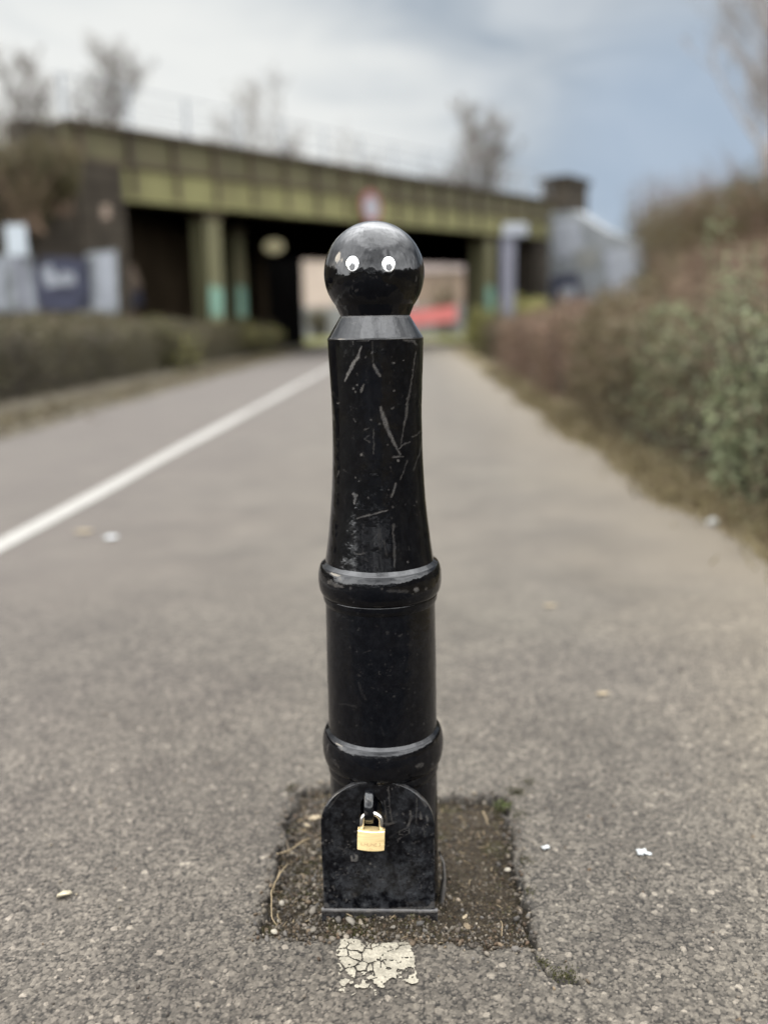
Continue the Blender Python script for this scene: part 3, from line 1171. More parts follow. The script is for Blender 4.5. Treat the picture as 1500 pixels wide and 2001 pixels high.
SH = [(z8((330, 70, 6), (300, 160, 22), (250, 240, 30), (190, 365, 12)), .85), (z8((430, 225, 8), (455, 270, 24), (485, 325, 14)), .7), (z8((425, 30, 7), (428, 225, 4)), .22),
      (z8((490, 590, 14), (520, 680, 44), (550, 770, 34), (600, 880, 22), (660, 990, 10)), .62), (z8((790, 120, 3), (750, 400, 8), (725, 520, 16), (705, 700, 20), (690, 760, 6), (665, 910, 4)), .42),
      (z8((600, 1015, 14), (640, 1010, 14), (690, 1008, 3)), .55), (z8((650, 940, 10), (690, 905, 6), (745, 882, 4)), .5), (z8((760, 838, 10), (800, 826, 6), (835, 790, 3)), .32),
      (z8((845, 870, 4), (820, 1000, 4), (770, 1125, 5)), .35), (z8((720, 1040, 3), (690, 1130, 5), (660, 1210, 8)), .3), (z8((625, 1240, 12), (605, 1300, 16), (580, 1355, 10)), .48),
      (z8((290, 1535, 6), (430, 1500, 9), (470, 1488, 10), (550, 1470, 3)), .6), (z8((262, 1325, 24), (285, 1340, 34), (268, 1410, 14)), .55), (z8((345, 400, 16), (328, 455, 22)), .55),
      (z8((290, 400, 16)), .7), (z8((600, 210, 18)), .7), (z8((686, 193, 9)), .6), (z8((130, 558, 12)), .8), (z8((328, 990, 18)), .7), (z8((640, 1040, 14)), .7), (z8((610, 450, 10)), .5),
      (z8((260, 432, 12)), .5), (z8((280, 462, 8)), .5), (z8((598, 595, 16), (585, 605, 8)), .4), (z8((408, 695, 12)), .55), (z8((485, 733, 18)), .4), (z8((420, 128, 16)), .6), (z8((365, 163, 9)), .5),
      (z8((265, 690, 6), (280, 710, 8)), .4), (z8((360, 780, 12), (390, 770, 6)), .35), (z8((395, 830, 8), (350, 855, 8), (405, 888, 8)), .32), (z8((435, 780, 8), (432, 990, 5)), .25),
      (z8((605, 1590, 26), (600, 1650, 10), (612, 1760, 20), (610, 1950, 8)), .30), (z8((270, 1832, 5), (310, 1842, 6), (355, 1835, 4)), .35), (z8((800, 1395, 12)), .4), (z8((700, 1418, 9)), .4),
      (z8((595, 1440, 12)), .4), (z8((560, 1292, 9)), .5), (z8((390, 1360, 7)), .5), (z8((725, 1905, 12)), .5), (z8((310, 1222, 9)), .45), (z8((283, 1190, 9)), .4), (z8((550, 910, 8)), .4),
      (z8((260, 20, 10), (258, 60, 5)), .35), (z8((280, 12, 20), (390, 18, 22)), .55), (z8((690, 15, 20), (780, 25, 20), (800, 60, 8)), .45), (z8((90, 660, 14), (95, 700, 8)), .35), (z8((140, 1130, 6), (125, 1180, 8)), .3),
      (z8((200, 1140, 5), (170, 1120, 4)), .25), (z8((520, 1720, 14), (545, 1850, 8)), .18), (z8((480, 1640, 30), (490, 1800, 20)), .10)]
RG = [(z2((230, 510, 26), (280, 530, 30), (330, 548, 14)), .5), (z2((865, 565, 34)), 1.0), (z2((310, 488, 26)), .7), (z2((930, 560, 16)), .4), (z2((540, 530, 10)), .4), (z2((615, 555, 12)), .45),
      (z2((385, 552, 16)), .4), (z2((660, 575, 20), (800, 580, 18)), .22), (z2((250, 500, 16)), .6), (z2((320, 1715, 26)), .65), (z2((900, 1833, 30), (870, 1845, 16)), .42), (z2((222, 1690, 16), (215, 1740, 8)), .4),
      (z2((275, 1800, 14)), .4), (z2((660, 1800, 18)), .2), (z2((985, 1830, 12)), .3), (z2((250, 1790, 20), (300, 1850, 16)), .18)]
BD = [(z2((655, 878, 32)), .35), (z2((760, 890, 12), (740, 900, 16)), .35), (z2((712, 882, 10)), .45), (z2((805, 885, 9)), .4), (z2((570, 715, 5), (725, 708, 6)), .30), (z2((565, 725, 14)), .4), (z2((610, 762, 14)), .45),
      (z2((430, 708, 18)), .4), (z2((432, 1014, 14)), .45), (z2((480, 1020, 8), (530, 1010, 12)), .25), (z2((450, 1240, 14), (470, 1320, 26), (500, 1360, 20)), .14), (z2((445, 1238, 12)), .35), (z2((700, 1335, 14)), .4),
      (z2((310, 1390, 5), (430, 1410, 9)), .18), (z2((540, 1530, 24)), .14), (z2((830, 1540, 26)), .14), (z2((920, 1538, 12)), .55), (z2((305, 1525, 10)), .4), (z2((430, 1550, 9)), .4), (z2((795, 1430, 9)), .35), (z2((800, 960, 20), (830, 970, 10)), .15),
      (z2((855, 1310, 8)), .3), (z2((545, 1105, 8)), .35), (z2((680, 1040, 8)), .35), (z2((385, 985, 9)), .35), (z2((320, 850, 18)), .15), (z2((610, 1560, 8), (625, 1620, 8)), .14), (z2((555, 1670, 12)), .2)]
HD = [(z1((590, 830, 22), (570, 845, 12)), .35), (z1((552, 742, 14)), .35), (z1((545, 800, 16), (540, 830, 10)), .22), (z1((310, 770, 8), (370, 840, 6)), .16), (z1((360, 780, 8), (400, 720, 8), (470, 690, 6)), .12), (z1((510, 885, 8), (545, 905, 6)), .18),
      (z1((880, 780, 12)), .22), (z1((905, 790, 8)), .2), (z1((1170, 700, 10), (1165, 745, 8)), .25), (z1((350, 900, 20), (370, 990, 14)), .12), (z1((1020, 1078, 14), (1005, 1088, 10)), .8), (z1((420, 1080, 10), (450, 1095, 10)), .5),
      (z1((380, 880, 6), (470, 920, 8)), .12), (z1((950, 660, 10), (905, 720, 8)), .15), (z1((640, 600, 6), (685, 520, 8)), .2)]


def lathe(name, prof, parent=bol, strokes=(), seed=0, dust=None, nseg=400, bumpy=.0):
    """prof: (z, r) from top to bottom, resampled to about 1.4 mm."""
    prof = [(float(z), float(r)) for z, r in prof]
    out = [prof[0]]
    for a, b in zip(prof[:-1], prof[1:]):
        n = max(1, int(hypot(a[0] - b[0], a[1] - b[1]) / .0010))
        out += [(a[0] + (b[0] - a[0]) * i / n, a[1] + (b[1] - a[1]) * i / n) for i in range(1, n + 1)]
    pr = np.array(out)
    th = np.linspace(0, 2 * pi, nseg, endpoint=False) + pi / 2
    Zg = np.repeat(pr[:, 0], nseg)
    Rg = np.repeat(pr[:, 1], nseg)
    T = np.tile(th, len(pr))
    if bumpy:
        Rg = Rg + bumpy * (fbm(T * 5, Zg * 45, seed + 60) - .5) * 2 * (Rg > .01)
    V = np.stack([AX + Rg * np.cos(T), YB + Rg * np.sin(T), Zg], -1)
    front = (np.sin(T) < .15)
    wear = strokes_attr(V, strokes, seed) * front
    # small random chips all round
    sp = sstep(.80, .86, vnoise(T * 40, Zg * 520, seed + 31)) * sstep(.74, .82, vnoise(T * 9, Zg * 90, seed + 32)) * .13
    wear = np.maximum(wear, sp)
    dst = np.zeros(len(V)) if dust is None else dust(V)
    return mesh(name, V, grid_faces(nseg, len(pr), True)[:, ::-1], M['black'], parent, True, {'wear': wear, 'dust': dst})


def smooth_prof(pts, n=160):
    """Catmull-Rom through measured (z, r)."""
    P = np.array(pts)
    P = np.concatenate([[2 * P[0] - P[1]], P, [2 * P[-1] - P[-2]]])
    out = []
    m = len(P) - 3
    for i in range(m):
        for t in np.linspace(0, 1, max(2, n // m), endpoint=False):
            a, b, c, d = P[i:i + 4]
            out.append(.5 * ((2 * b) + (c - a) * t + (2 * a - 5 * b + 4 * c - d) * t * t + (3 * b - a - 3 * c + d) * t ** 3))
    out.append(P[-2])
    return [tuple(p) for p in out]


zc, RH = zr(534, 633.5, 829.5)
z600, r600 = zr(600, 655.5, 812.5)
z618, r618 = zr(618, 667, 802)
z640, r640 = zr(640, 654, 815)
z662, r662 = zr(661.5, 641.5, 828.5)
head = [(zc + RH * cos(a), max(.0004, RH * sin(a))) for a in np.linspace(0, radians(128), 70)]
head += [(z618 + .006, r618 + .0022), (z618, r618 - .0005)]
lathe('round_head', head, strokes=HD, seed=200, dust=lambda V: np.full(len(V), .03), nseg=420, bumpy=.0007)
lathe('neck_collar', [(z618 + .0012, r618 - .004), (z618 + .0012, r618), (z618 - .001, r618 + .0012), (z662 + .0012, r662 - .0004), (z662 - .0005, r662 + .0002), (z662 - .0018, r662 - .0004)], seed=210,
      strokes=[(z1((320, 1305, 14), (700, 1318, 10), (1235, 1303, 14)), .25), (z1((1230, 1290, 20)), .5), (z1((440, 1098, 9), (720, 1085, 8), (1105, 1092, 10)), .5), (z1((850, 1110, 8), (890, 1107, 6)), .5), (z1((510, 1150, 10), (570, 1158, 6)), .3)], bumpy=.0004)
SHP = [zr(*p) for p in [(663.5, 641, 828), (700, 643.5, 828), (750, 647, 826.5), (800, 649.5, 825.5), (850, 650.5, 826), (900, 651.5, 828.5), (950, 651, 832.5), (1000, 648.5, 837.5), (1050, 644, 844), (1080, 640, 848), (1100, 637, 851)]]
lathe('shaft', smooth_prof(SHP), strokes=SH, seed=220, dust=lambda V: .05 + 0 * V[:, 0], bumpy=.0003)


def ring(name, yt, lt, rt, ym, lm, rm, yb, lb, rb, seed):
    (z0, r0), (z1_, r1), (z2_, r2) = zr(yt, lt, rt), zr(ym, lm, rm), zr(yb, lb, rb)
    hh = (z0 - z2_) * .5
    zm = (z0 + z2_) * .5
    bul = r1 - min(r0, r2)
    base = min(r0, r2) - .003
    p = [(zm + hh, base)]
    for a in np.linspace(radians(82), radians(-86), 40):
        p.append((zm + hh * .84 * sin(a), r1 - bul * .75 + bul * .75 * cos(a)))
    p += [(zm - hh * .92, r2 + .0035), (zm - hh * 1.15, r2 + .0028), (zm - hh * 1.35, r2 + .0008), (zm - hh * 1.4, r2 - .001)]
    return lathe(name, p, strokes=RG, seed=seed, bumpy=.0005, dust=lambda V: np.full(len(V), .05))


ring('moulding_ring', 1090, 636, 852, 1123, 623.4, 864.6, 1160, 637.5, 852, 230)
ring('moulding_ring', 1411, 643.4, 856, 1446, 633.4, 869.4, 1486, 648, 857, 240)
lathe('middle_drum', [zr(1120, 638, 852.5), zr(1180, 638.5, 852.5), zr(1300, 641.5, 855), zr(1400, 644.5, 855.5), zr(1440, 645.5, 856.3)], strokes=[([(x_, y_, w_ * .7) for x_, y_, w_ in a_], b_ * .55) for a_, b_ in BD], seed=250, dust=lambda V: .06 + 0 * V[:, 0], bumpy=.0003)
zl, rl = zr(1540, 648, 857)
lathe('lower_drum', [zr(1440, 647.5, 856.5), (zl, rl), (.05, rl + .0008), (-.03, rl + .001)], seed=260, strokes=[(z2((540, 1915, 14), (610, 1920, 10)), .12), (z2((985, 1975, 14)), .4)],
      dust=lambda V: .08 + .5 * np.exp(-np.maximum(V[:, 2], 0) / .03) * .6, bumpy=.0003)

# arched access panel: a thick plate standing tangent on the lower drum, turned a little to the left
PANG = radians(-1)
pn = np.array([sin(PANG), -cos(PANG), 0])           # outward
pt = np.array([cos(PANG), sin(PANG), 0])            # to the right
PO = np.array([AX, YB, 0]) + pn * (rl + .0035)      # foot of the panel front face


def pan(u, z, d=0.0):
    return PO + pt * u + pn * d + np.array([0, 0, z])


def on_panel(px, py, d=0.0):
    """(u, z) on the panel's front face seen at a pixel."""
    dr = ray(px, py)
    o = PO + pn * d
    t = ((o - CAM) @ pn) / (dr @ pn)
    q = CAM + dr * t - PO
    return float(q @ pt), float(q[2])


uL, zB = on_panel(633, 1776)
uR, _ = on_panel(852, 1776)
uC, zT = on_panel(732, 1527)
uL2, zS = on_panel(626, 1625)
uR2, _ = on_panel(846, 1612)
uc = (uL + uR + uL2 + uR2) / 4
HW = (uR - uL + uR2 - uL2) / 4
zS = zT - HW * .86                                   # springing of the arch
ZB0 = zB - .0005
print('panel foot', zB)


def half_w(z):
    t = np.clip((z - zS) / (zT - zS), 0, 1)
    return HW * np.sqrt(np.maximum(0, 1 - t ** 2.0))


nz, nu = 300, 150
zz = np.concatenate([np.linspace(ZB0, zS, 170, endpoint=False), zS + (zT - zS) * np.sin(np.linspace(0, pi / 2, nz - 170)) * .99999])
UU = np.linspace(-1, 1, nu)
PVv, PU, PZz = [], [], []
hw = half_w(zz)
Ug = UU[None, :] * hw[:, None]
Zg = np.repeat(zz[:, None], nu, 1)
edge_d = np.minimum(hw[:, None] - np.abs(Ug), np.minimum(zT - Zg, 1))
rnd = .0016
dep = -rnd * np.clip(1 - edge_d / rnd, 0, 1) ** 2
dep = dep + .0004 * (fbm(Ug * 60, Zg * 60, 300) - .5) * 2
PV3 = PO + pt * (uc + Ug)[..., None] + pn * dep[..., None] + np.array([0, 0, 1.0]) * Zg[..., None]
# the slot for the staple
su0, sz0 = on_panel(706, 1612)
su1, sz1 = on_panel(744, 1556)
cu, hwid = (su0 + su1) / 2, (su1 - su0) / 2
in_slot = (np.abs(Ug + uc - cu) < hwid) & (Zg > sz0) & (Zg < sz1 - hwid) | (np.hypot(Ug + uc - cu, Zg - (sz1 - hwid)) < hwid)
PFf = grid_faces(nu, nz)
PFf = PFf[~in_slot.reshape(-1)[PFf].any(1)]
PNL = [(z9((790, 200, 7), (805, 360, 9), (828, 520, 14)), .38), (z9((755, 330, 8), (770, 440, 8), (775, 545, 22)), .36), (z9((770, 560, 20), (860, 535, 26)), .42), (z9((1070, 300, 9), (1068, 400, 6), (1062, 545, 14)), .32),
       (z9((1010, 430, 12), (1015, 490, 28), (985, 570, 12)), .48), (z9((1112, 500, 28), (1108, 440, 8)), .5), (z9((1168, 480, 20), (1172, 520, 14)), .5), (z9((1130, 570, 6), (1150, 680, 8)), .25), (z9((935, 455, 14)), .5), (z9((873, 460, 14)), .5),
       (z9((950, 540, 14)), .5), (z9((725, 550, 14), (780, 548, 8)), .6), (z9((460, 845, 12), (485, 870, 20), (480, 905, 24), (435, 905, 20), (430, 868, 10)), 1.0), (z9((340, 458, 16)), .5), (z9((458, 528, 14)), .5), (z9((590, 1000, 30)), .4), (z9((620, 940, 18)), .7), (z9((660, 968, 14)), .6),
       (z9((180, 715, 14)), .7), (z9((150, 745, 18)), .5), (z9((270, 940, 12)), .4), (z9((260, 1080, 12)), .4), (z9((250, 1165, 14), (260, 1200, 9)), .5), (z9((220, 1200, 10)), .5), (z9((380, 1295, 16)), .7), (z9((300, 780, 5), (390, 830, 7)), .22), (z9((700, 1095, 8), (760, 1092, 6)), .3),
       (z9((180, 1395, 40), (500, 1392, 26), (800, 1390, 28), (1250, 1368, 34)), .55), (z9((185, 1350, 60)), .8), (z9((1235, 1340, 70), (1200, 1360, 40)), .5), (z9((980, 1330, 40), (1130, 1325, 60)), .16), (z9((230, 1310, 30), (290, 1325, 16)), .2), (z9((430, 1260, 60), (480, 1240, 30)), .12),
       (z9((570, 1110, 20), (600, 1180, 40)), .10), (z9((860, 640, 10), (980, 590, 14)), .15), (z9((880, 700, 12), (1000, 640, 8)), .14), (z9((1030, 740, 12), (1090, 720, 8)), .2), (z9((800, 690, 6), (900, 620, 6)), .12), (z9((370, 640, 14)), .25), (z9((330, 575, 16)), .2), (z9((720, 170, 12)), .35), (z9((560, 150, 10), (660, 140, 5)), .3),
       (z9((1240, 700, 10), (1250, 1000, 7), (1262, 1330, 12)), .4), (z9((1060, 250, 10), (1160, 380, 12)), .3), (z9((210, 400, 6), (330, 240, 8), (560, 150, 8), (760, 140, 7), (960, 190, 8)), .22), (z9((150, 1000, 8), (165, 1320, 14)), .35)]
Vp = PV3.reshape(-1, 3)
wear = strokes_attr(Vp, PNL, 310)
wear = np.maximum(wear, .34 * sstep(.82, .88, vnoise(Vp[:, 0] * 420, Vp[:, 2] * 420, 331)) * sstep(.54, .66, vnoise(Vp[:, 0] * 55, Vp[:, 2] * 55, 332)))
dust = .34 + .35 * (1 - sstep(.0, .16, Vp[:, 2]))
panel = mesh('access_panel', Vp, PFf, M['black'], bol, True, {'wear': wear, 'dust': dust})
# its side walls run back into the drum
mb = MB()
rim = [(-HW, z) for z in np.linspace(ZB0, zS, 12, endpoint=False)]
rim += [(-float(half_w(np.array(z))), z) for z in zS + (zT - zS) * np.sin(np.linspace(0, pi / 2, 40))]
rim += [(-u, z) for u, z in rim[::-1][1:]]
V, Fr = [], []
for u, z in rim:
    V += [pan(uc + u, z, -.0016), pan(uc + u, z, -.009 - .06 * float(sstep(zS, zS - .03, z)))]
for i in range(len(rim) - 1):
    Fr.append((2 * i, 2 * i + 1, 2 * i + 3, 2 * i + 2))
mesh('panel_rim', V, Fr, M['black'], panel, True, {'wear': np.where(np.arange(len(V)) % 2 == 0, .30, .03), 'dust': np.full(len(V), .5)})
# foot flange under the panel, chipped to bare grey
mb = MB()
P = []
uu = np.linspace(uc - HW - .003, uc + HW + .004, 60)
V = []
for u in uu:
    jag = .0016 * (fbm(np.array([u * 90]), np.array([1.0]), 341)[0] - .5)
    V += [pan(u, ZB0 + .001, -.002), pan(u, ZB0 + .0005 + jag, .0012), pan(u, ZB0 - .0035 + jag, .0022), pan(u, ZB0 - .0045 + jag, .0008), pan(u, ZB0 - .012, .0004), pan(u, -.016, .0)]
ns6 = fbm(np.repeat(uu, 6) * 70, np.tile(np.arange(6) * .4, 60), 342)
wv = np.tile([.5, .8, .95, .5, .12, .2], 60) * (.25 + 1.1 * ns6)
mesh('foot_flange', V, grid_faces(6, 60)[:, ::-1], M['black'], bol, True, {'wear': np.clip(wv, 0, 1), 'dust': np.full(len(V), .7)})
# bent strip of the box's back edge showing at the right
pts = [at(859, 1672, YB - .028), at(866, 1688, YB - .032), at(868, 1715, YB - .034), at(865, 1745, YB - .036), at(861, 1770, YB - .038), at(860, 1792, YB - .04)]
pts = [np.array(p) for p in pts]
V = []
for i, p in enumerate(pts):
    wds = [.0012, .0022, .0028, .0036, .004, .004][i]
    V += [p + [-wds, .004, 0], p + [-wds * .2, -.0012, 0], p + [wds, .0, 0], p + [wds * .6, .012, 0], p + [-wds, .012, 0]]
mesh('side_flange', V, grid_faces(5, len(pts), True), M['black'], bol, True, {'wear': np.tile([.35, .95, .85, .2, .1], len(pts)), 'dust': np.full(len(V), .6)})

# staple the padlock hangs on: a thick bent bar standing out of the slot
sc_u, sc_z = on_panel(721, 1584, .012)
stp = []
SR = .0225
na, nr = 36, 16
V = []
for i in range(na + 1):
    a = radians(100 - 200 * i / na)
    cz, cd = sc_z + SR * 1.02 * sin(a), -.004 + SR * .98 * cos(a)
    for j in range(nr):
        b = 2 * pi * j / nr
        ru = .0072 * np.sign(cos(b)) * abs(cos(b)) ** .6
        rr = .0046 * np.sign(sin(b)) * abs(sin(b)) ** .6
        V.append(pan(sc_u + ru, cz + rr * sin(a), cd + rr * cos(a)))
Vs = np.array(V)
mesh('staple', Vs, grid_faces(nr, na + 1, True)[:, ::-1], M['black'], panel, True,
     {'wear': strokes_attr(Vs, [([(715, 1566, 4), (719, 1562, 3)], .7), ([(722, 1562, 3), (726, 1564, 3)], .7), ([(713, 1590, 5), (716, 1585, 3)], .4)], 350), 'dust': np.full(len(Vs), .1)})

# googly eyes
HC = np.array([AX, YB, zc])
for px, py, pdx in ((689, 515.5, -.05), (759, 516.5, .02)):
    d = ray(px, py)
    d /= np.linalg.norm(d)
    oc = CAM - HC
    bq = d @ oc
    hit = CAM + d * (-bq - sqrt(bq * bq - (oc @ oc - RH * RH)))
    nn = (hit - HC) / RH
    nn = nn * .62 + np.array([0, -1, .05]) * .38          # pressed on a little flatter than the ball
    nn /= np.linalg.norm(nn)
    rt = np.cross(nn, [0, 0, 1.0])
    rt = -rt / np.linalg.norm(rt)
    rt = np.cross([0, 0, 1.0], nn)
    rt /= np.linalg.norm(rt)
    up = np.cross(nn, rt)
    RX, RZ = .0086, .0097

    def disc(cx, cy, rx, ry, h0, h1, dome, rings=8, seg=40):
        V = []
        for i in range(rings + 1):
            t = i / rings
            for s in range(seg):
                a = 2 * pi * s / seg
                V.append(hit + rt * (cx + rx * t * cos(a)) + up * (cy + ry * t * sin(a)) + nn * (h1 + dome * (1 - t * t)))
        for s in range(seg):
            a = 2 * pi * s / seg
            V.append(hit + rt * (cx + rx * 1.03 * cos(a)) + up * (cy + ry * 1.03 * sin(a)) + nn * h0)
        return V, grid_faces(seg, rings + 2, True)
    V, F_ = disc(0, 0, RX, RZ, -.004, .0014, .0)
    eye = mesh('googly_eye', V, F_, M['white_plastic'], bol)
    V, F_ = disc(pdx * RX, -RZ * .33, RX * .48, RZ * .49, .0015, .0021, .0)
    mesh('pupil', V, F_, M['pupil'], eye)
    V, F_ = disc(0, 0, RX * .97, RZ * .97, .0015, .0024, .0026, 12)
    mesh('clear_cover', V, F_, M['dome'], eye)

# padlock
PD = .0165                                              # how far in front of the panel its middle hangs
lu0, lz0 = on_panel(697.5, 1663, PD + .006)
lu1, lz1 = on_panel(749.5, 1625, PD + .006)
lu, LW = (lu0 + lu1) / 2, (lu1 - lu0)
LH = (lz1 - lz0) * 1.0
lock = empty('padlock', pan(lu, lz0, PD), 'closed brass padlock hanging from the staple of the arched panel', 'padlock')
tilt = radians(2.5)


def lk(u, z, d):
    uu_, zz_ = u * cos(tilt) + z * sin(tilt), z * cos(tilt) - u * sin(tilt)
    return pan(lu + uu_, lz0 + zz_, PD + d)


# body: convex front and back, bevelled rims
prof = []
nq = 24
for i in range(nq + 1):
    u = -LW / 2 + LW * i / nq
    prof.append((u, .0045 + .0035 * (1 - (2 * u / LW) ** 2)))
outl = prof + [(u, -d) for u, d in prof[::-1]]
V = []
lv_ = [(0, .93), (.0011, 1.0), (LH - .0012, 1.0), (LH, .92)]
for z, s in lv_:
    for u, d in outl:
        V.append(lk(u * (1 - (1 - s) * .6), z, d * s))
no = len(outl)
Fq = [tuple(q) for q in grid_faces(no, len(lv_), True)]
Fq += [tuple(range(no))[::-1], tuple((len(lv_) - 1) * no + q for q in range(no))]
mesh('lock_body', V, Fq, M['brass'], lock, False)
mb = MB()
SRr = LW * .355
pts = [lk(-SRr, LH - .004, 0)] + [lk(-SRr, LH + .010, 0)]
for a in np.linspace(pi, 0, 17):
    pts.append(lk(SRr * cos(a), LH + .0125 + SRr * .92 * sin(a), 0))
pts += [lk(SRr, LH + .010, 0), lk(SRr, LH - .004, 0)]
mb.tube(pts, .0034, 14)
mb.build('shackle', M['steel'], lock, True)


def engrave(txt, size, z, name):
    c = bpy.data.curves.new(name, 'FONT')
    c.body, c.size, c.align_x, c.extrude = txt, size, 'CENTER', .0004
    t = bpy.data.objects.new(name, c)
    COL.objects.link(t)
    bpy.context.view_layer.update()
    dg = bpy.context.evaluated_depsgraph_get()
    me = bpy.data.meshes.new_from_object(t.evaluated_get(dg))
    bpy.data.objects.remove(t)
    V = []
    for v in me.vertices:
        u, h, d = v.co
        V.append(lk(u, z + h, .0045 + .0035 * (1 - (2 * u / LW) ** 2) - .0001 + max(0, d) * .6))
    Fc = [tuple(p.vertices) for p in me.polygons]
    return mesh(name, V, Fc, M['engraving'], lock, False)


engrave('L.HUNE 3', .0070, LH * .27, 'engraved_lettering')
engrave('- 4 0 -', .0038, LH * .09, 'engraved_lettering')

# ------------------------------------------------------------------ bridge
A2 = at(120, 300, 24.0)[:2]
B2 = at(1085, 400, 47.0)[:2]
bdir = (B2 - A2) / np.linalg.norm(B2 - A2)
bn = np.array([bdir[1], -bdir[0]])                    # toward the camera
if bn[1] > 0:
    bn = -bn


def on_bridge(px, py, off=0.0):
    """point of the bridge's face (moved off metres toward the camera) seen at a pixel."""
    d = ray(px, py)
    o = A2 + bn * off
    t = ((o - CAM[:2]) @ bn) / (d[:2] @ bn)
    return CAM + d * t


def along(p):
    return float((np.asarray(p)[:2] - A2) @ bdir)


def bp(s, z, off=0.0):
    q = A2 + bdir * s + bn * off
    return np.array([q[0], q[1], z])


TL, TR = on_bridge(120, 230), on_bridge(1085, 393)
BL, BR = on_bridge(222, 392), on_bridge(1035, 464)
sA, sB = along(TL), along(TR)


def ztop(s):
    return TL[2] + (TR[2] - TL[2]) * (s - sA) / (sB - sA)


def zbot(s):
    a, b = along(BL), along(BR)
    return BL[2] + (BR[2] - BL[2]) * (s - a) / (b - a)


bridge = empty('railway_bridge', bp(sA, 0), 'olive green steel girder railway bridge over the path', 'bridge')


def band(name, f0, f1, off0, off1, mat, s0=sA, s1=sB):
    """a strip of the girder between height fractions f0..f1 (0 bottom, 1 top), between two offsets from the face plane."""
    mb = MB()
    z = lambda s, f: zbot(s) + (ztop(s) - zbot(s)) * f
    mb.hexa([bp(s0, z(s0, f0), off1), bp(s1, z(s1, f0), off1), bp(s1, z(s1, f0), off0), bp(s0, z(s0, f0), off0),
             bp(s0, z(s0, f1), off1), bp(s1, z(s1, f1), off1), bp(s1, z(s1, f1), off0), bp(s0, z(s0, f1), off0)])
    return mb.build(name, mat, bridge)


band('top_flange', .94, 1.0, -.35, .22, M['rust'])
band('parapet_web', .53, .94, -.15, .0, M['girder'])
band('middle_flange', .47, .53, -.2, .20, M['rust'])
band('main_web', .07, .47, -.15, .10, M['girder_low'])
band('bottom_flange', .0, .07, -.35, .22, M['girder_low'])
for i, s in enumerate(np.arange(sA + .4, sB - .2, 1.55)):
    mb = MB()
    z = lambda f: zbot(s) + (ztop(s) - zbot(s)) * f
    for f0, f1, o0, o1 in ((.53, .94, .0, .14), (.07, .47, .10, .17)):
        mb.hexa([bp(s, z(f0), o1), bp(s + .14, z(f0), o1), bp(s + .14, z(f0), o0), bp(s, z(f0), o0), bp(s, z(f1), o1), bp(s + .14, z(f1), o1), bp(s + .14, z(f1), o0), bp(s, z(f1), o0)])
    mb.build('stiffener', M['rust'], bridge)
DEPTH = 14.0
SKEW = np.array([0, DEPTH, 0])                         # the underpass follows the path, not the square of the bridge


def slab(mb, s0, s1, zf0, zf1, d0=.4, d1=DEPTH):
    k0, k1 = np.array([0, d0, 0]), np.array([0, d1, 0])
    mb.hexa([bp(s0, zf0(s0)) + k0, bp(s1, zf0(s1)) + k0, bp(s1, zf0(s1)) + k1, bp(s0, zf0(s0)) + k1,
             bp(s0, zf1(s0)) + k0, bp(s1, zf1(s1)) + k0, bp(s1, zf1(s1)) + k1, bp(s0, zf1(s0)) + k1])


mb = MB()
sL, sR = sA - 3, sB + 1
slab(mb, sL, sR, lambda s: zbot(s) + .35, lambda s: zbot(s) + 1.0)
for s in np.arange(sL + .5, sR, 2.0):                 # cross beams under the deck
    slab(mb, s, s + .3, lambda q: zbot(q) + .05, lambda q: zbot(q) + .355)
mb.build('deck', M['shade_dark'], bridge)
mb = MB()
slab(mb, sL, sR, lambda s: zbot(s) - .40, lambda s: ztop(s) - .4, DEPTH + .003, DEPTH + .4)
mb.build('rear_girder', M['shade_dark'], bridge)


def column(px0, px1, off, wdt, mat=M['column'], mint=True, top=.0):
    p = on_bridge((px0 + px1) / 2, 560, off)
    s = along(p)
    zt = zbot(s) + top
    h = wdt / 2
    mb = MB()
    for o0, o1, a, b in ((off, off - .05, -h, h), (off - wdt * .9, off - wdt * .9 - .05, -h, h), (off - .05, off - wdt * .9, -h * .2, h * .2)):   # flange, flange, web
        mb.hexa([bp(s + a, -.1, o0), bp(s + b, -.1, o0), bp(s + b, -.1, o1), bp(s + a, -.1, o1), bp(s + a, zt - .28, o0), bp(s + b, zt - .28, o0), bp(s + b, zt - .28, o1), bp(s + a, zt - .28, o1)])
    c = mb.build('column', mat, bridge)
    mb = MB()
    g = h * 1.6
    mb.hexa([bp(s - h, zt - .28, off + .02), bp(s + h, zt - .28, off + .02), bp(s + h, zt - .28, off - wdt), bp(s - h, zt - .28, off - wdt),
             bp(s - g, zt - .004, off + .08), bp(s + g, zt - .004, off + .08), bp(s + g, zt - .004, off - wdt - .08), bp(s - g, zt - .004, off - wdt - .08)])
    mb.build('capital', M['rust'], c)
    if mint:
        zg0 = float(on_bridge(px0, 618, off)[2])
        zg1 = float(on_bridge(px0, 556, off)[2])
        mb = MB()
        mb.hexa([bp(s - h * .95, zg0, off + .006), bp(s + h * .8, zg0, off + .006), bp(s + h * .8, zg0, off + .002), bp(s - h * .95, zg0, off + .002),
                 bp(s - h * .8, zg1, off + .006), bp(s + h * .9, zg1 - .1, off + .006), bp(s + h * .9, zg1 - .1, off + .002), bp(s - h * .8, zg1, off + .002)])
        mb.build('graffiti', M['paint_mint'], c)
    return c


column(402, 441, -.05, .62)
column(455, 487, -3.2, .5)
column(940, 974, -.05, .80)
column(500, 530, -8.0, .5, M['interior'], False)

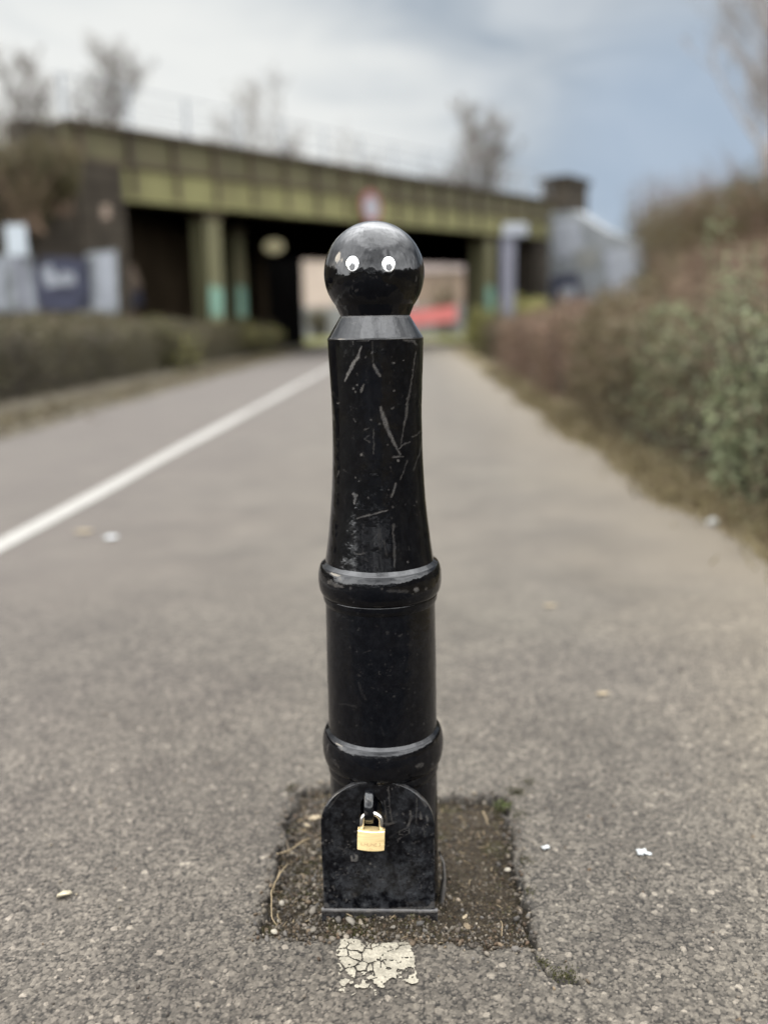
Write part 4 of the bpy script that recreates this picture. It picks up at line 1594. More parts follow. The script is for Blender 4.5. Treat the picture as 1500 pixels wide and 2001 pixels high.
# abutments (each a wall of its own)
sl = along(on_bridge(218, 560))
abl = empty('abutment', bp(sl, 0), 'dark stone abutment and wing wall under the left end of the bridge, with graffiti', 'abutment')
mb = MB()
sl0 = along(on_bridge(-220, 560))
zmid = zbot(sA) + (ztop(sA) - zbot(sA)) * .46
zw0, zw1 = float(on_bridge(-220, 330)[2]), float(on_bridge(120, 236)[2])
mb.hexa([bp(sl0, -.1, .45), bp(sl, -.1, .45), bp(sl, -.1, -1.0), bp(sl0, -.1, -1.0), bp(sl0, zw0, .45), bp(sl, zbot(sl) - .01, .45), bp(sl, zbot(sl) - .01, -1.0), bp(sl0, zw0, -1.0)])
s12 = along(on_bridge(165, 300))
mb.hexa([bp(sA - .9, zbot(sA) + .3, -.38), bp(s12, zbot(s12) + .3, -.38), bp(s12, zbot(s12) + .3, -1.1), bp(sA - .9, zbot(sA) + .3, -1.1),
         bp(sA - .9, zw1, -.38), bp(s12, ztop(s12) - .1, -.38), bp(s12, ztop(s12) - .1, -1.1), bp(sA - .9, zw1, -1.1)])
mb.hexa([bp(along(on_bridge(122, 300)), -.1, .50), bp(along(on_bridge(213, 300)), -.1, .50), bp(along(on_bridge(213, 300)), -.1, .23), bp(along(on_bridge(122, 300)), -.1, .23),
         bp(along(on_bridge(122, 300)), zmid, .50), bp(along(on_bridge(213, 300)), zmid, .50), bp(along(on_bridge(213, 300)), zmid, .23), bp(along(on_bridge(122, 300)), zmid, .23)])
mb.build('stone_face', M['stone'], abl)
fl = at(592, 560, 55.0)                                  # where the left wall ends at the far side
a0 = bp(sl, 0, -1.0)[:2]
wdir = (fl[:2] - a0) / np.linalg.norm(fl[:2] - a0)
wn = np.array([-wdir[1], wdir[0]])
am = a0 + (fl[:2] - a0) * .42
mb = MB()
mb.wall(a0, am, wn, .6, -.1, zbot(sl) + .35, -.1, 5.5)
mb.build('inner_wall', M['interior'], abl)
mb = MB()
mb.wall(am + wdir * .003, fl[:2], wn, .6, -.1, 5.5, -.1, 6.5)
mb.build('inner_wall', M['shade_dark'], abl)


def wall_paint(name, quads, mat, parent, off=.06):
    """spray paint: closed outlines of pixels laid 4 mm proud on the wall."""
    mb = MB()
    for j, q in enumerate(quads):
        P = [on_bridge(px, py, off + .006 + .003 * (j % 3)) for px, py in q]
        Bk = [p - np.array([bn[0], bn[1], 0]) * .004 for p in P]
        m_ = len(P)
        mb.add(P + Bk, [tuple(range(m_)), tuple(range(m_, 2 * m_))[::-1]] + [(i, i + m_, (i + 1) % m_ + m_, (i + 1) % m_) for i in range(m_)])
    return mb.build(name, mat, parent)


wall_paint('graffiti', [[(62, 500), (178, 505), (180, 606), (72, 606)]], M['paint_navy'], abl, .51)
wall_paint('graffiti', [[(168, 494), (228, 487), (232, 612), (160, 612)]], M['paint_grey'], abl, .51)
wall_paint('graffiti', [[(188, 498), (222, 492), (225, 600), (192, 604)], [(80, 522), (100, 515), (108, 538), (145, 532), (148, 552), (90, 562)], [(120, 528), (146, 534), (140, 558), (112, 556)]], M['paint_white'], abl, .528)
wall_paint('graffiti', [[(-30, 500), (60, 490), (78, 608), (-30, 610)]], M['paint_grey'], abl, .51)
wall_paint('graffiti', [[(-10, 508), (10, 500), (8, 600), (-10, 600)], [(28, 512), (44, 506), (40, 600), (30, 560)], [(50, 520), (60, 515), (72, 606), (56, 606)], [(12, 505), (50, 497), (48, 512), (14, 520)]], M['paint_white'], abl, .528)
wall_paint('graffiti', [[(198, 400), (214, 398), (215, 425), (199, 428)]], M['paint_peach'], abl, .51)

# painted patches on the inner wall
def inner_point(px, py, off=.02):
    d = ray(px, py)
    nn_ = wn
    o = a0 - nn_ * off
    t = ((o - CAM[:2]) @ nn_) / (d[:2] @ nn_)
    return CAM + d * t


for q, mt in (([(240, 522), (262, 515), (278, 560), (262, 575), (244, 556)], 'paint_peach'), ([(246, 562), (272, 556), (282, 592), (250, 606)], 'paint_navy')):
    P = [inner_point(*p) for p in q]
    if all(0 < p[1] < 60 for p in P):
        mb = MB()
        Bk = [p + np.array([wn[0], wn[1], 0]) * .01 for p in P]
        m_ = len(P)
        mb.add(P + Bk, [tuple(range(m_)), tuple(range(m_, 2 * m_))[::-1]] + [(i, i + m_, (i + 1) % m_ + m_, (i + 1) % m_) for i in range(m_)])
        mb.build('graffiti', M[mt], abl)

sr = along(on_bridge(1042, 560))
abr = empty('abutment', bp(sr, 0), 'right bridge abutment with a square pillar on top and a pale graffiti covered wing wall', 'abutment')
mb = MB()
s11 = along(on_bridge(1094, 500))
s13 = along(on_bridge(1134, 500))
mb.hexa([bp(sr, -.1, .1), bp(s13, -.1, .1), bp(s13, -.1, -1), bp(sr, -.1, -1), bp(sr, zbot(sr), .1), bp(s13, zbot(s13) + 1.2, .1), bp(s13, zbot(s13) + 1.2, -1), bp(sr, zbot(sr), -1)])
mb.build('stone_face', M['stone'], abr)
mb = MB()
c0, c1 = bp(sr, 0, -1.003)[:2], at(907, 600, 60.0)[:2]
cd_ = (c1 - c0) / np.linalg.norm(c1 - c0)
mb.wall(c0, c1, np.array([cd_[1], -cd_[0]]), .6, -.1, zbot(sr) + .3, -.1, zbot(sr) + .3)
mb.build('inner_wall', M['shade_dark'], abr)
mb = MB()
zp0, zp1 = float(on_bridge(1112, 425)[2]), float(on_bridge(1112, 346)[2])
mb.hexa([bp(s11, zp0 - 1.2, .3), bp(s13, zp0 - 1.2, .3), bp(s13, zp0 - 1.2, -1.2), bp(s11, zp0 - 1.2, -1.2), bp(s11, zp1 - .3, .3), bp(s13, zp1 - .3, .3), bp(s13, zp1 - .3, -1.2), bp(s11, zp1 - .3, -1.2)])
mb.hexa([bp(s11 - .12, zp1 - .297, .42), bp(s13 + .12, zp1 - .297, .42), bp(s13 + .12, zp1 - .297, -1.3), bp(s11 - .12, zp1 - .297, -1.3),
         bp(s11 - .12, zp1, .42), bp(s13 + .12, zp1, .42), bp(s13 + .12, zp1, -1.3), bp(s11 - .12, zp1, -1.3)])
mb.build('pillar', M['stone'], abr)
# wing wall running toward the camera
w0, w1 = bp(sr + .35, 0, .1), at(1242, 560, 40.0)
wd_ = (w1[:2] - w0[:2]) / np.linalg.norm(w1[:2] - w0[:2])
wwn = np.array([wd_[1], -wd_[0]])
if wwn[1] > 0:
    wwn = -wwn


def on_wing(px, py, off=0.0):
    d = ray(px, py)
    o = w0[:2] + wwn * off
    t = ((o - CAM[:2]) @ wwn) / (d[:2] @ wwn)
    return CAM + d * t


mb = MB()
Pw = [on_wing(px, py) for px, py in [(1072, 620), (1240, 620), (1240, 472), (1180, 450), (1120, 412), (1074, 415)]]
Bk = [p - np.array([wwn[0], wwn[1], 0]) * .6 for p in Pw]
m_ = len(Pw)
mb.add(Pw + Bk, [tuple(range(m_)), tuple(range(m_, 2 * m_))[::-1]] + [(i, i + m_, (i + 1) % m_ + m_, (i + 1) % m_) for i in range(m_)])
mb.build('wing_wall', M['paint_grey'], abr)


def wing_paint(q, mat, off):
    P = [on_wing(px, py, off) for px, py in q]
    Bk = [p - np.array([wwn[0], wwn[1], 0]) * .004 for p in P]
    m_ = len(P)
    mb = MB()
    mb.add(P + Bk, [tuple(range(m_)), tuple(range(m_, 2 * m_))[::-1]] + [(i, i + m_, (i + 1) % m_ + m_, (i + 1) % m_) for i in range(m_)])
    mb.build('graffiti', mat, abr)


wing_paint([(1180, 488), (1236, 482), (1238, 560), (1200, 580), (1185, 530)], M['paint_white'], .012)
wing_paint([(1085, 430), (1130, 428), (1140, 480), (1100, 510), (1082, 490)], M['paint_white'], .012)
wing_paint([(1120, 490), (1168, 480), (1172, 520), (1130, 530)], M['low_wall'], .016)
wing_paint([(1076, 540), (1128, 532), (1140, 600), (1076, 605)], M['paint_navy'], .012)
wing_paint([(1092, 560), (1124, 556), (1126, 590), (1094, 590)], M['paint_white'], .020)

# round sign bolted on the girder, oval tunnel lamp, grey post
sp = on_bridge(725, 405, .35)
sgn = empty('round_sign', sp, 'round white sign with a red border on the bridge girder', 'sign')
bn3 = np.array([bn[0], bn[1], 0])
bd3 = np.array([bdir[0], bdir[1], 0])


def disc_mb(c, r0, r1, th, seg=36):
    mb = MB()
    V, F_ = [], []
    for s in range(seg):
        a = 2 * pi * s / seg
        d = bd3 * cos(a) + np.array([0, 0, sin(a)])
        V += [c + d * r0, c + d * r1, c + d * r1 - bn3 * th, c + d * r0 - bn3 * th]
    for s in range(seg):
        t = (s + 1) % seg
        for j in range(4):
            F_.append((s * 4 + j, s * 4 + (j + 1) % 4, t * 4 + (j + 1) % 4, t * 4 + j))
    mb.add(V, F_)
    return mb


disc_mb(sp + bn3 * .01, .40, .60, .04).build('red_border', M['sign_red'], sgn)
disc_mb(sp, .001, .405, .03).build('sign_face', M['paint_white'], sgn)
mb = MB()
mb.tube([sp - bn3 * .03, sp - bn3 * .30], .05, 8)
mb.build('bracket', M['rust'], sgn)

lp = on_bridge(535, 481, -5.0)
lamp = empty('tunnel_lamp', lp, 'oval yellow lit lamp hanging in the dark under the bridge', 'lamp')
P = ICO_V * np.array([.42, .2, .27]) + lp
mesh('diffuser', P, ICO_F, M['lamp'], lamp)
mb = MB()
mb.box(lp[0] - .30, lp[0] + .30, lp[1] - .1, lp[1] + .1, lp[2] + .255, lp[2] + .33)
sl_ = along(lp)
mb.tube([lp + [0, 0, .3], [lp[0], lp[1], zbot(sl_) + .2]], .04, 6)
mb.build('housing', M['shade_dark'], lamp)

pp = at(992, 600, 26.0)
pt0, pt1 = at(992, 462, 26.0), at(1010, 436, 26.0)
pole = empty('signal_post', (pp[0], pp[1], 0), 'wide blue grey post topped by a pale box near the right bridge column', 'post')
mb = MB()
mb.box(pp[0] - .19, pp[0] + .19, 26.0, 26.25, 0, pt0[2])
bevel(mb.build('post_shaft', M['pole_grey'], pole), .02)
mb = MB()
q0, q1 = at(984, 464, 26), at(1030, 436, 26)
mb.box(q0[0], q1[0], 25.9, 26.4, pt0[2], q1[2])
bevel(mb.build('equipment_box', M['paint_white'], pole), .03)

# white sign in front of the left wall
q0, q1 = at(14, 500, 20.0), at(48, 438, 20.0)
sg = empty('notice_board', ((q0[0] + q1[0]) / 2, 20, 0), 'tall white notice board on a post against the dark wall at far left', 'sign')
mb = MB()
mb.box(q0[0], q1[0], 20.0, 20.05, q0[2], q1[2])
bevel(mb.build('board', M['sign_white'], sg), .01)
mb = MB()
xm = (q0[0] + q1[0]) / 2
mb.box(xm - .04, xm + .04, 20.055, 20.12, 0, q1[2] - .1)
mb.build('post', M['pole_grey'], sg)

# railing along the top of the bridge
rl0 = empty('railing', bp(sA, ztop(sA)), 'thin grey post and rail fence along the top of the bridge', 'railing')
mb = MB()
for f in (.35, .7, 1.1):
    mb.tube([bp(sA, ztop(sA) + f, -.15), bp(sB, ztop(sB) + f, -.15)], .022, 6)
mb.build('rail', M['rail'], rl0)
for s in np.arange(sA + .2, sB, 2.05):
    mb = MB()
    q = bp(s, 0, -.15)
    mb.box(q[0] - .045, q[0] + .045, q[1] - .045, q[1] + .045, ztop(s) - .05, ztop(s) + 1.14)
    mb.build('post', M['rail'], rl0)

# ------------------------------------------------------------------ beyond the underpass
def far_building(px0, px1, Y, h, wall, label, seed):
    x0, x1 = float(at(px0, 560, Y)[0]), float(at(px1, 560, Y)[0])
    o = empty('far_building', ((x0 + x1) / 2, Y, 0), label, 'building', 'buildings beyond the underpass')
    mb = MB()
    mb.box(x0, x1, Y, Y + 8, 0, h)
    mb.build('wall', M[wall], o)
    mb = MB()
    mb.add([(x0 - .3, Y - .3, h), (x1 + .3, Y - .3, h), (x1 + .3, Y + 8.3, h), (x0 - .3, Y + 8.3, h), (x0 - .3, Y + 4, h + 3), (x1 + .3, Y + 4, h + 3)],
           [(0, 1, 5, 4), (2, 3, 4, 5), (1, 2, 5), (3, 0, 4), (0, 3, 2, 1)])
    mb.build('roof', M['roof'], o)
    return x0, x1


M['building_dark'] = plain('buff_brick', (.34, .255, .185), .9, .25, .5, .1)
M['building'] = plain('pale_render_wall', (.62, .51, .41), .9, .12, .6, .1)
far_building(520, 655, 96, 8.2, 'building', 'pale rendered building seen at the left of the underpass opening', 1)
far_building(672, 800, 104, 7.0, 'building_dark', 'buff brick building hidden mostly behind the bollard head', 2)
far_building(806, 980, 92, 6.2, 'building_dark', 'buff brick building seen at the right of the underpass opening', 3)
bw0, bw1 = at(585, 610, 88), at(930, 600, 88)
mb = MB()
mb.box(bw0[0] - 2, bw1[0] + 3, 88, 88.4, -.05, float(at(700, 598, 88)[2]))
tag(mb.build('garden_wall', M['low_wall']), 'low grey block wall in front of the far buildings', 'wall')
r0, r1 = at(800, 640, 72), at(890, 640, 72)
rb = empty('red_barrier', (r0[0], 72, 0), 'long red safety barrier beyond the underpass, right of the bollard', 'barrier')
mb = MB()
zr0 = float(at(850, 634, 72)[2])
mb.hexa([(r0[0] - 1.5, 72, zr0 - .2), (r1[0], 71, zr0 + .25), (r1[0], 71.15, zr0 + .25), (r0[0] - 1.5, 72.15, zr0 - .2),
         (r0[0] - 1.5, 72, zr0 + .9), (r1[0], 71, zr0 + 1.45), (r1[0], 71.15, zr0 + 1.45), (r0[0] - 1.5, 72.15, zr0 + .9)])
mb.build('panel', M['red_panel'], rb)
for t in (.05, .5, .95):
    x = r0[0] - 1.5 + (r1[0] - r0[0] + 1.5) * t
    y = 72.2 - t
    mb = MB()
    mb.box(x - .05, x + .05, y, y + .1, -.05, zr0 + 1.0 + .4 * t)
    mb.build('post', M['pole_grey'], rb)
tag(mesh('grass_field', [(-12, 62, -.03), (8, 58, -.03), (14, 87, .15), (-14, 87, .15)], [(0, 1, 2, 3)], verge_mat('far_grass', [(.3, (.10, .11, .03)), (.7, (.22, .21, .06))], .8)), kind='structure')

# ------------------------------------------------------------------ terrain banks
def bank_h(x, y):
    e = np.interp(y, [0, 6, 20, 45, 80], [3.4, 3.4, 4.4, 7.6, 8.5])
    h = 3.5 * sstep(0, 6.0, x - e) + .9 * sstep(5, 16, x - e)
    return h * (.55 + .45 * sstep(2, 22, y)) + .35 * (fbm(x * .35, y * .35, 400) - .5)


bx, by = np.arange(2.9, 46, .6), np.arange(-10, 90, 1.0)
BX, BY = np.meshgrid(bx, by)
tag(mesh('embankment', np.stack([BX, BY, bank_h(BX, BY) - .02 - .35 * (BX < 3.5)], -1).reshape(-1, 3), grid_faces(len(bx), len(by)), M['bank']), kind='structure')


def lbank_h(x, y):
    p = np.stack([x, y], -1)
    back = -((p - A2) @ bn)
    al = (p - A2) @ bdir
    return (4.4 * sstep(.6, 2.2, back) + 1.9 * sstep(3, 12, back)) * sstep(1.2, -.5, al) - .06


bx, by = np.arange(-60, 2, .8), np.arange(2, 80, .8)
BX, BY = np.meshgrid(bx, by)
hh_ = lbank_h(BX, BY)
Fb = grid_faces(len(bx), len(by))
Fb = Fb[(hh_.reshape(-1)[Fb] > -.05).any(1)]
tag(mesh('embankment', np.stack([BX, BY, hh_], -1).reshape(-1, 3), Fb, M['bank']), kind='structure')

# ------------------------------------------------------------------ vegetation


def tubes_np(segs, n=4):
    """segs: (p0, p1, r0, r1) arrays -> one vertex/quad soup of open tubes."""
    S = np.array([np.concatenate([a, b, [c, d]]) for a, b, c, d in segs])
    p0, p1, r0, r1 = S[:, :3], S[:, 3:6], S[:, 6], S[:, 7]
    t = p1 - p0
    t /= np.linalg.norm(t, axis=1)[:, None] + 1e-9
    h = np.where(np.abs(t[:, 2:3]) < .9, [[0, 0, 1.0]], [[1.0, 0, 0]])
    u = np.cross(t, h)
    u /= np.linalg.norm(u, axis=1)[:, None] + 1e-9
    v = np.cross(u, t)
    V = []
    for p, r in ((p0, r0), (p1, r1)):
        for kk in range(n):
            a = 2 * pi * kk / n
            V.append(p + r[:, None] * (cos(a) * u + sin(a) * v))
    V = np.stack(V, 1)
    m_ = len(S)
    base = (np.arange(m_) * 2 * n)[:, None, None]
    f = np.array([[kk, (kk + 1) % n, n + (kk + 1) % n, n + kk] for kk in range(n)])[None]
    return V.reshape(-1, 3), (base + f).reshape(-1, 4)


def grow(base, H, r0, spread=.55, levels=4, kids=(5, 5, 5, 4), lean=(0, 0), rs=None, tip=.006):
    """a bare tree: returns trunk segments and twig segments."""
    r_ = random.Random(rs)
    trunk, twigs = [], []

    def branch(p, d, L, r, lev):
        n = 5 if lev == 0 else 3
        pts = [np.array(p)]
        dd = np.array(d)
        for i in range(n):
            dd = dd + np.array([r_.gauss(0, .10), r_.gauss(0, .10), r_.gauss(.05, .05)])
            dd /= np.linalg.norm(dd)
            pts.append(pts[-1] + dd * L / n)
        for i in range(n):
            ra, rb = r * (1 - .7 * i / n), r * (1 - .7 * (i + 1) / n)
            (trunk if lev == 0 else twigs).append((pts[i], pts[i + 1], max(ra, tip), max(rb, tip)))
        if lev >= levels:
            return
        for q in range(kids[lev]):
            t = r_.uniform(.30 if lev == 0 else .2, 1.0)
            i = min(n - 1, int(t * n))
            pb = pts[i] + (pts[i + 1] - pts[i]) * (t * n - i)
            az = r_.uniform(0, 2 * pi)
            side = np.array([cos(az), sin(az), r_.uniform(-.1, .5)])
            nd_ = dd * (1 - spread) + side * spread + np.array([0, 0, .18])
            nd_ /= np.linalg.norm(nd_)
            branch(pb, nd_, L * r_.uniform(.42, .66) * (1.1 - .4 * t), r * .5 * (1 - .4 * t), lev + 1)
    branch(base, (lean[0], lean[1], 1), H * .72, r0, 0)
    return trunk, twigs


def bare_tree(base, H, r0, label, seed, levels=4, kids=(9, 6, 5, 4), spread=.5, bark='bark', twig='twig_bark', group='bare trees', tip=.012):
    tr, tw = grow(np.array(base), H, r0, spread, levels, kids, rs=seed, tip=tip)
    o = empty('bare_tree', base, label, 'tree', group)
    v, f = tubes_np(tr, 8)
    mesh('trunk', v, f, M[bark], o)
    v, f = tubes_np(tw, 3)
    mesh('crown', v, f, M[twig], o)
    return o


def treebase(px, Y, z):
    p = at(px, 600, Y)
    return (float(p[0]), Y, z)


def zat(px, py, Y):
    return float(at(px, py, Y)[2])


def tree_to(px, ptop, Y, z0, r0, label, seed, **kw):
    return bare_tree(treebase(px, Y, z0), zat(px, ptop, Y) - z0, r0, label, seed, **kw)


tree_to(205, 62, 44, 6.0, .16, 'tall bare tree above the left end of the bridge', 3, kids=(14, 7, 5, 4), tip=.008)
tree_to(60, 80, 40, 6.0, .14, 'bare tree left of the tall one above the bridge end', 4, kids=(13, 7, 5, 4), tip=.008)
tree_to(-30, 50, 42, 6.0, .15, 'bare tree cut by the left edge of the picture above the bank', 5, kids=(13, 7, 5, 4), tip=.008)
tree_to(515, 165, 62, 3.0, .20, 'bare tree rising behind the middle of the bridge railing', 6, kids=(12, 7, 5, 5), tip=.012)
tree_to(918, 228, 80, 3.0, .26, 'dense twiggy bare tree behind the right half of the bridge', 7, kids=(16, 8, 6, 5), tip=.018)
tree_to(668, 258, 75, 3.0, .16, 'small faint bare tree behind the bridge between the two larger ones', 8, kids=(8, 5, 4, 3), tip=.011)
tree_to(1490, -160, 30, 3.0, .18, 'tall pale bare birch on the right bank, cut by the picture edge', 9, kids=(20, 7, 5, 4), spread=.55, bark='pale_bark', twig='pale_bark', tip=.006)
tree_to(1545, -60, 26, 3.0, .14, 'second bare birch right of the tall pale one, mostly out of the picture', 10, kids=(13, 6, 5, 4), bark='pale_bark', twig='pale_bark', tip=.007)


def lump_points(n, c, rad, lumps=14, jit=.16, seed=1):
    """points on the shells of a heap of lumps that fill an ellipsoid sitting on the ground; also each point's lump number."""
    r = np.random.default_rng(seed)
    L = r.normal(size=(lumps, 3))
    L /= np.linalg.norm(L, axis=1)[:, None]
    L *= r.uniform(.25, .72, (lumps, 1))
    lr = r.uniform(.28, .5, lumps)
    i = r.integers(0, lumps, n)
    d = r.normal(size=(n, 3))
    d /= np.linalg.norm(d, axis=1)[:, None]
    p = L[i] + d * (lr[i] * (1 - np.abs(r.normal(0, jit * 1.6, n))).clip(.2, 1.15))[:, None]
    return np.array(c) + p * np.array(rad), i


def colour_mix(n, pal, wts=None, clump=None, var=.3, seed=2):
    r = np.random.default_rng(seed)
    pal = np.array(pal)
    k_ = r.choice(len(pal), n, p=wts)
    c = pal[k_]
    if clump is not None:
        cv = r.uniform(1 - var, 1 + var, clump.max() + 1)
        c = c * cv[clump][:, None]
    return c * r.uniform(.75, 1.25, (n, 1))


def stems_mesh(parent, c, rad, n, seed, mat='stem', r=.012):
    q = np.random.default_rng(seed)
    segs = []
    for i in range(n):
        a = np.array(c) + q.uniform(-.35, .35, 3) * [rad[0], rad[1], 0]
        a[2] = c[2] - rad[2]
        b = np.array(c) + q.uniform(-.8, .8, 3) * np.array(rad)
        b[2] = c[2] + q.uniform(.1, 1.25 if n > 60 else .8) * rad[2]
        m1 = a + (b - a) * .5 + q.normal(size=3) * .08 * np.array(rad)
        segs += [(a, m1, r, r * .7), (m1, b, r * .7, r * .35)]
    v, f = tubes_np(segs, 5)
    return mesh('stem', v, f, M[mat], parent)


def bush(name, base, rad, n, size, pal, label, cat='bush', group=None, seed=1, wts=None, lumps=14, aspect=.55, nst=14, smat='stem'):
    o = empty(name, base, label, cat, group)
    c = (base[0], base[1], base[2] + rad[2] * .8)
    P, idx = lump_points(n, c, rad, lumps, seed=seed)
    P[:, 2] = np.maximum(P[:, 2], base[2] - .05 + .1 * np.random.default_rng(seed).random(n))
    v, f, cc = leaf_quads(P, np.random.default_rng(seed).uniform(.6, 1.4, n) * size, colour_mix(n, pal, wts, idx, seed=seed), aspect)
    mesh('foliage', v, f, M['leaf'], o, False, {'col': cc})
    stems_mesh(o, c, rad, nst, seed, smat, r=max(.008, size * .18))
    return o


def hedge(name, path, wid, hgt, n, size, pal, label, seed, wts=None, wob=.10, group=None, aspect=.55, patch=None, canes=30):
    """a clipped or rambling hedge along a 2-D polyline (its middle), leaves through the outer 25 cm, a twiggy core inside."""
    r = np.random.default_rng(seed)
    path = np.array(path, float)
    seg = np.linalg.norm(np.diff(path, axis=0), axis=1)
    cum = np.concatenate([[0], np.cumsum(seg)])
    T = cum[-1]

    def pos(s):
        x, y = np.interp(s, cum, path[:, 0]), np.interp(s, cum, path[:, 1])
        x2, y2 = np.interp(np.minimum(s + .05, T), cum, path[:, 0]), np.interp(np.minimum(s + .05, T), cum, path[:, 1])
        x1, y1 = np.interp(np.maximum(s - .05, 0), cum, path[:, 0]), np.interp(np.maximum(s - .05, 0), cum, path[:, 1])
        t = np.stack([x2 - x1, y2 - y1], -1)
        t /= np.linalg.norm(t, axis=-1)[..., None] + 1e-9
        return np.stack([x, y], -1), np.stack([-t[..., 1], t[..., 0]], -1)
    s = r.uniform(0, T, n)
    c, nn_ = pos(s)
    # superellipse cross-section
    a = r.uniform(-.12, pi + .12, n)
    ex = np.sign(np.cos(a)) * np.abs(np.cos(a)) ** .5
    ez = np.sign(np.sin(a)) * np.abs(np.sin(a)) ** .5
    dep = 1 - np.abs(r.normal(0, .13, n))
    und = 1 + wob * 2.2 * (fbm(s * .9, a * 1.4, seed) - .5) * 2 + wob * (fbm(s * 3.1, a * 4, seed + 3) - .5) * 2
    endf = np.sqrt(np.clip(np.minimum(s, T - s) / (wid * .5), .05, 1))
    lat = ex * wid / 2 * und * dep * endf
    z = (ez * .5 * dep * und + .5 * (dep > -9)) * 0 + np.maximum(.02, ez * hgt * und * dep * (.6 + .4 * endf))
    low = r.random(n) < .28
    z = np.where(low, r.uniform(.02, hgt * .9, n), z)
    lat = np.where(low, np.sign(lat) * wid / 2 * und * dep * endf, lat)
    P = np.concatenate([c + nn_ * lat[:, None], z[:, None]], 1)
    idx = (np.floor(s / .45).astype(int) * 5 + np.floor((lat / wid + .5) * 2.2).astype(int).clip(0, 4)).clip(0, None)
    cols = colour_mix(n, pal, wts, idx, .28, seed)
    if patch is not None:
        cols = patch(P, cols, r)
    o = empty(name, (path[0, 0], path[0, 1], 0), label, 'hedge', group)
    v, f, cc = leaf_quads(P, r.uniform(.6, 1.4, n) * size, cols, aspect)
    mesh('foliage', v, f, M['leaf'], o, False, {'col': cc})
    # core of stems
    segs = []
    m_ = int(T * 26)
    ss = r.uniform(.1, T - .1, m_)
    cc_, nv_ = pos(ss)
    for i in range(m_):
        b0 = np.array([*(cc_[i] + nv_[i] * r.uniform(-.3, .3) * wid), 0])
        b1 = b0 + np.array([r.normal(0, .16), r.normal(0, .16), hgt * r.uniform(.5, .85)])
        segs.append((b0, b1, .012, .006))
        for q in range(2):
            t = r.uniform(.3, .9)
            e = b0 + (b1 - b0) * t
            segs.append((e, e + np.array([r.normal(0, .2), r.normal(0, .2), r.uniform(.05, .3)]), .006, .003))
    for i in range(int(T * canes)):                     # long shoots arching out of the surface
        b0 = np.array([*(cc_[i % m_] + nv_[i % m_] * r.uniform(-.42, .42) * wid), hgt * r.uniform(.35, .9)])
        d_ = np.array([r.normal(0, .5), r.normal(0, .5), r.uniform(.2, 1.0)])
        L_ = r.uniform(.18, .55)
        b1 = b0 + d_ * L_ * .6
        b2 = b1 + (d_ + np.array([r.normal(0, .5), r.normal(0, .5), -r.uniform(.3, 1.0)])) * L_ * .5
        segs += [(b0, b1, .0045, .0035), (b1, b2, .0035, .0015)]
    v, f = tubes_np(segs, 4)
    mesh('stem', v, f, M['cane'], o)
    # inner mass that stops one seeing through
    sv = np.linspace(wid * .3, T - wid * .3, max(6, int(T / .35)))
    cc_, nv_ = pos(sv)
    V = []
    for i in range(len(sv)):
        for a_ in np.linspace(0, pi, 9):
            w_ = .70 * wid / 2 * (1 + .25 * (fbm(np.array([sv[i] * 1.5]), np.array([a_ * 2]), seed + 8)[0] - .5))
            h_ = .80 * hgt * (1 + .25 * (fbm(np.array([sv[i] * 1.7]), np.array([a_ * 2 + 9]), seed + 9)[0] - .5))
            e_ = np.sign(cos(a_)) * abs(cos(a_)) ** .5
            V.append((*(cc_[i] + nv_[i] * e_ * w_), abs(sin(a_)) ** .5 * h_))
    mesh('twig_mass', V, grid_faces(9, len(sv)), M['stem'], o)
    return o


OLIVE = [(.105, .096, .046), (.150, .130, .070), (.075, .070, .034), (.19, .165, .095), (.125, .105, .062)]
GREEN = [(.19, .20, .105), (.24, .26, .145), (.13, .132, .070), (.31, .34, .20), (.22, .175, .105), (.19, .145, .09)]
BROWN = [(.19, .145, .078), (.14, .105, .058), (.24, .185, .105), (.165, .140, .062), (.11, .085, .048)]
RED = [(.245, .140, .098), (.195, .118, .080), (.29, .175, .125), (.165, .12, .072), (.32, .205, .150)]
YELL = [(.42, .40, .115), (.35, .33, .10), (.52, .49, .17), (.27, .25, .09)]
PALE = [(.27, .31, .16), (.22, .25, .13), (.36, .40, .23), (.17, .19, .10)]

hedge('clipped_hedge', [(-5.75, 3.0), (-5.75, 12), (-5.85, 22), (-6.0, 33), (-6.15, 40)], 1.6, 1.14, 70000, .06, OLIVE, 'long clipped olive hedge along the left side of the path', 31)


def near_patch(P, c, r):
    g = sstep(4.2, 8.0, P[:, 1] + 2.5 * (fbm(P[:, 0] * 1.3, P[:, 1] * .8, 500) - .5))
    sw = r.random(len(P)) < g
    br = np.array(BROWN)[r.integers(0, len(BROWN), len(P))] * r.uniform(.75, 1.25, (len(P), 1))
    return np.where(sw[:, None], br, c)


hedge('rambling_hedge', [(2.33, 2.6), (2.30, 7.2), (2.42, 9.5)], 1.55, 1.03, 46000, .036, GREEN, 'near green and brown rambling hedge at the right edge of the path', 32, wob=.14, patch=near_patch, canes=70)
hedge('bramble_hedge', [(2.55, 9.3), (2.65, 14), (2.9, 21)], 1.7, 1.08, 38000, .05, RED + BROWN[:2], 'reddish brown bramble hedge along the right side of the path', 33, wob=.16, canes=80)
hedge('far_hedge', [(3.1, 21.2), (3.5, 30)], 2.0, 1.05, 16000, .08, BROWN + OLIVE[:2], 'low brown hedge beyond the red brambles near the bridge', 34, wob=.18, canes=60)

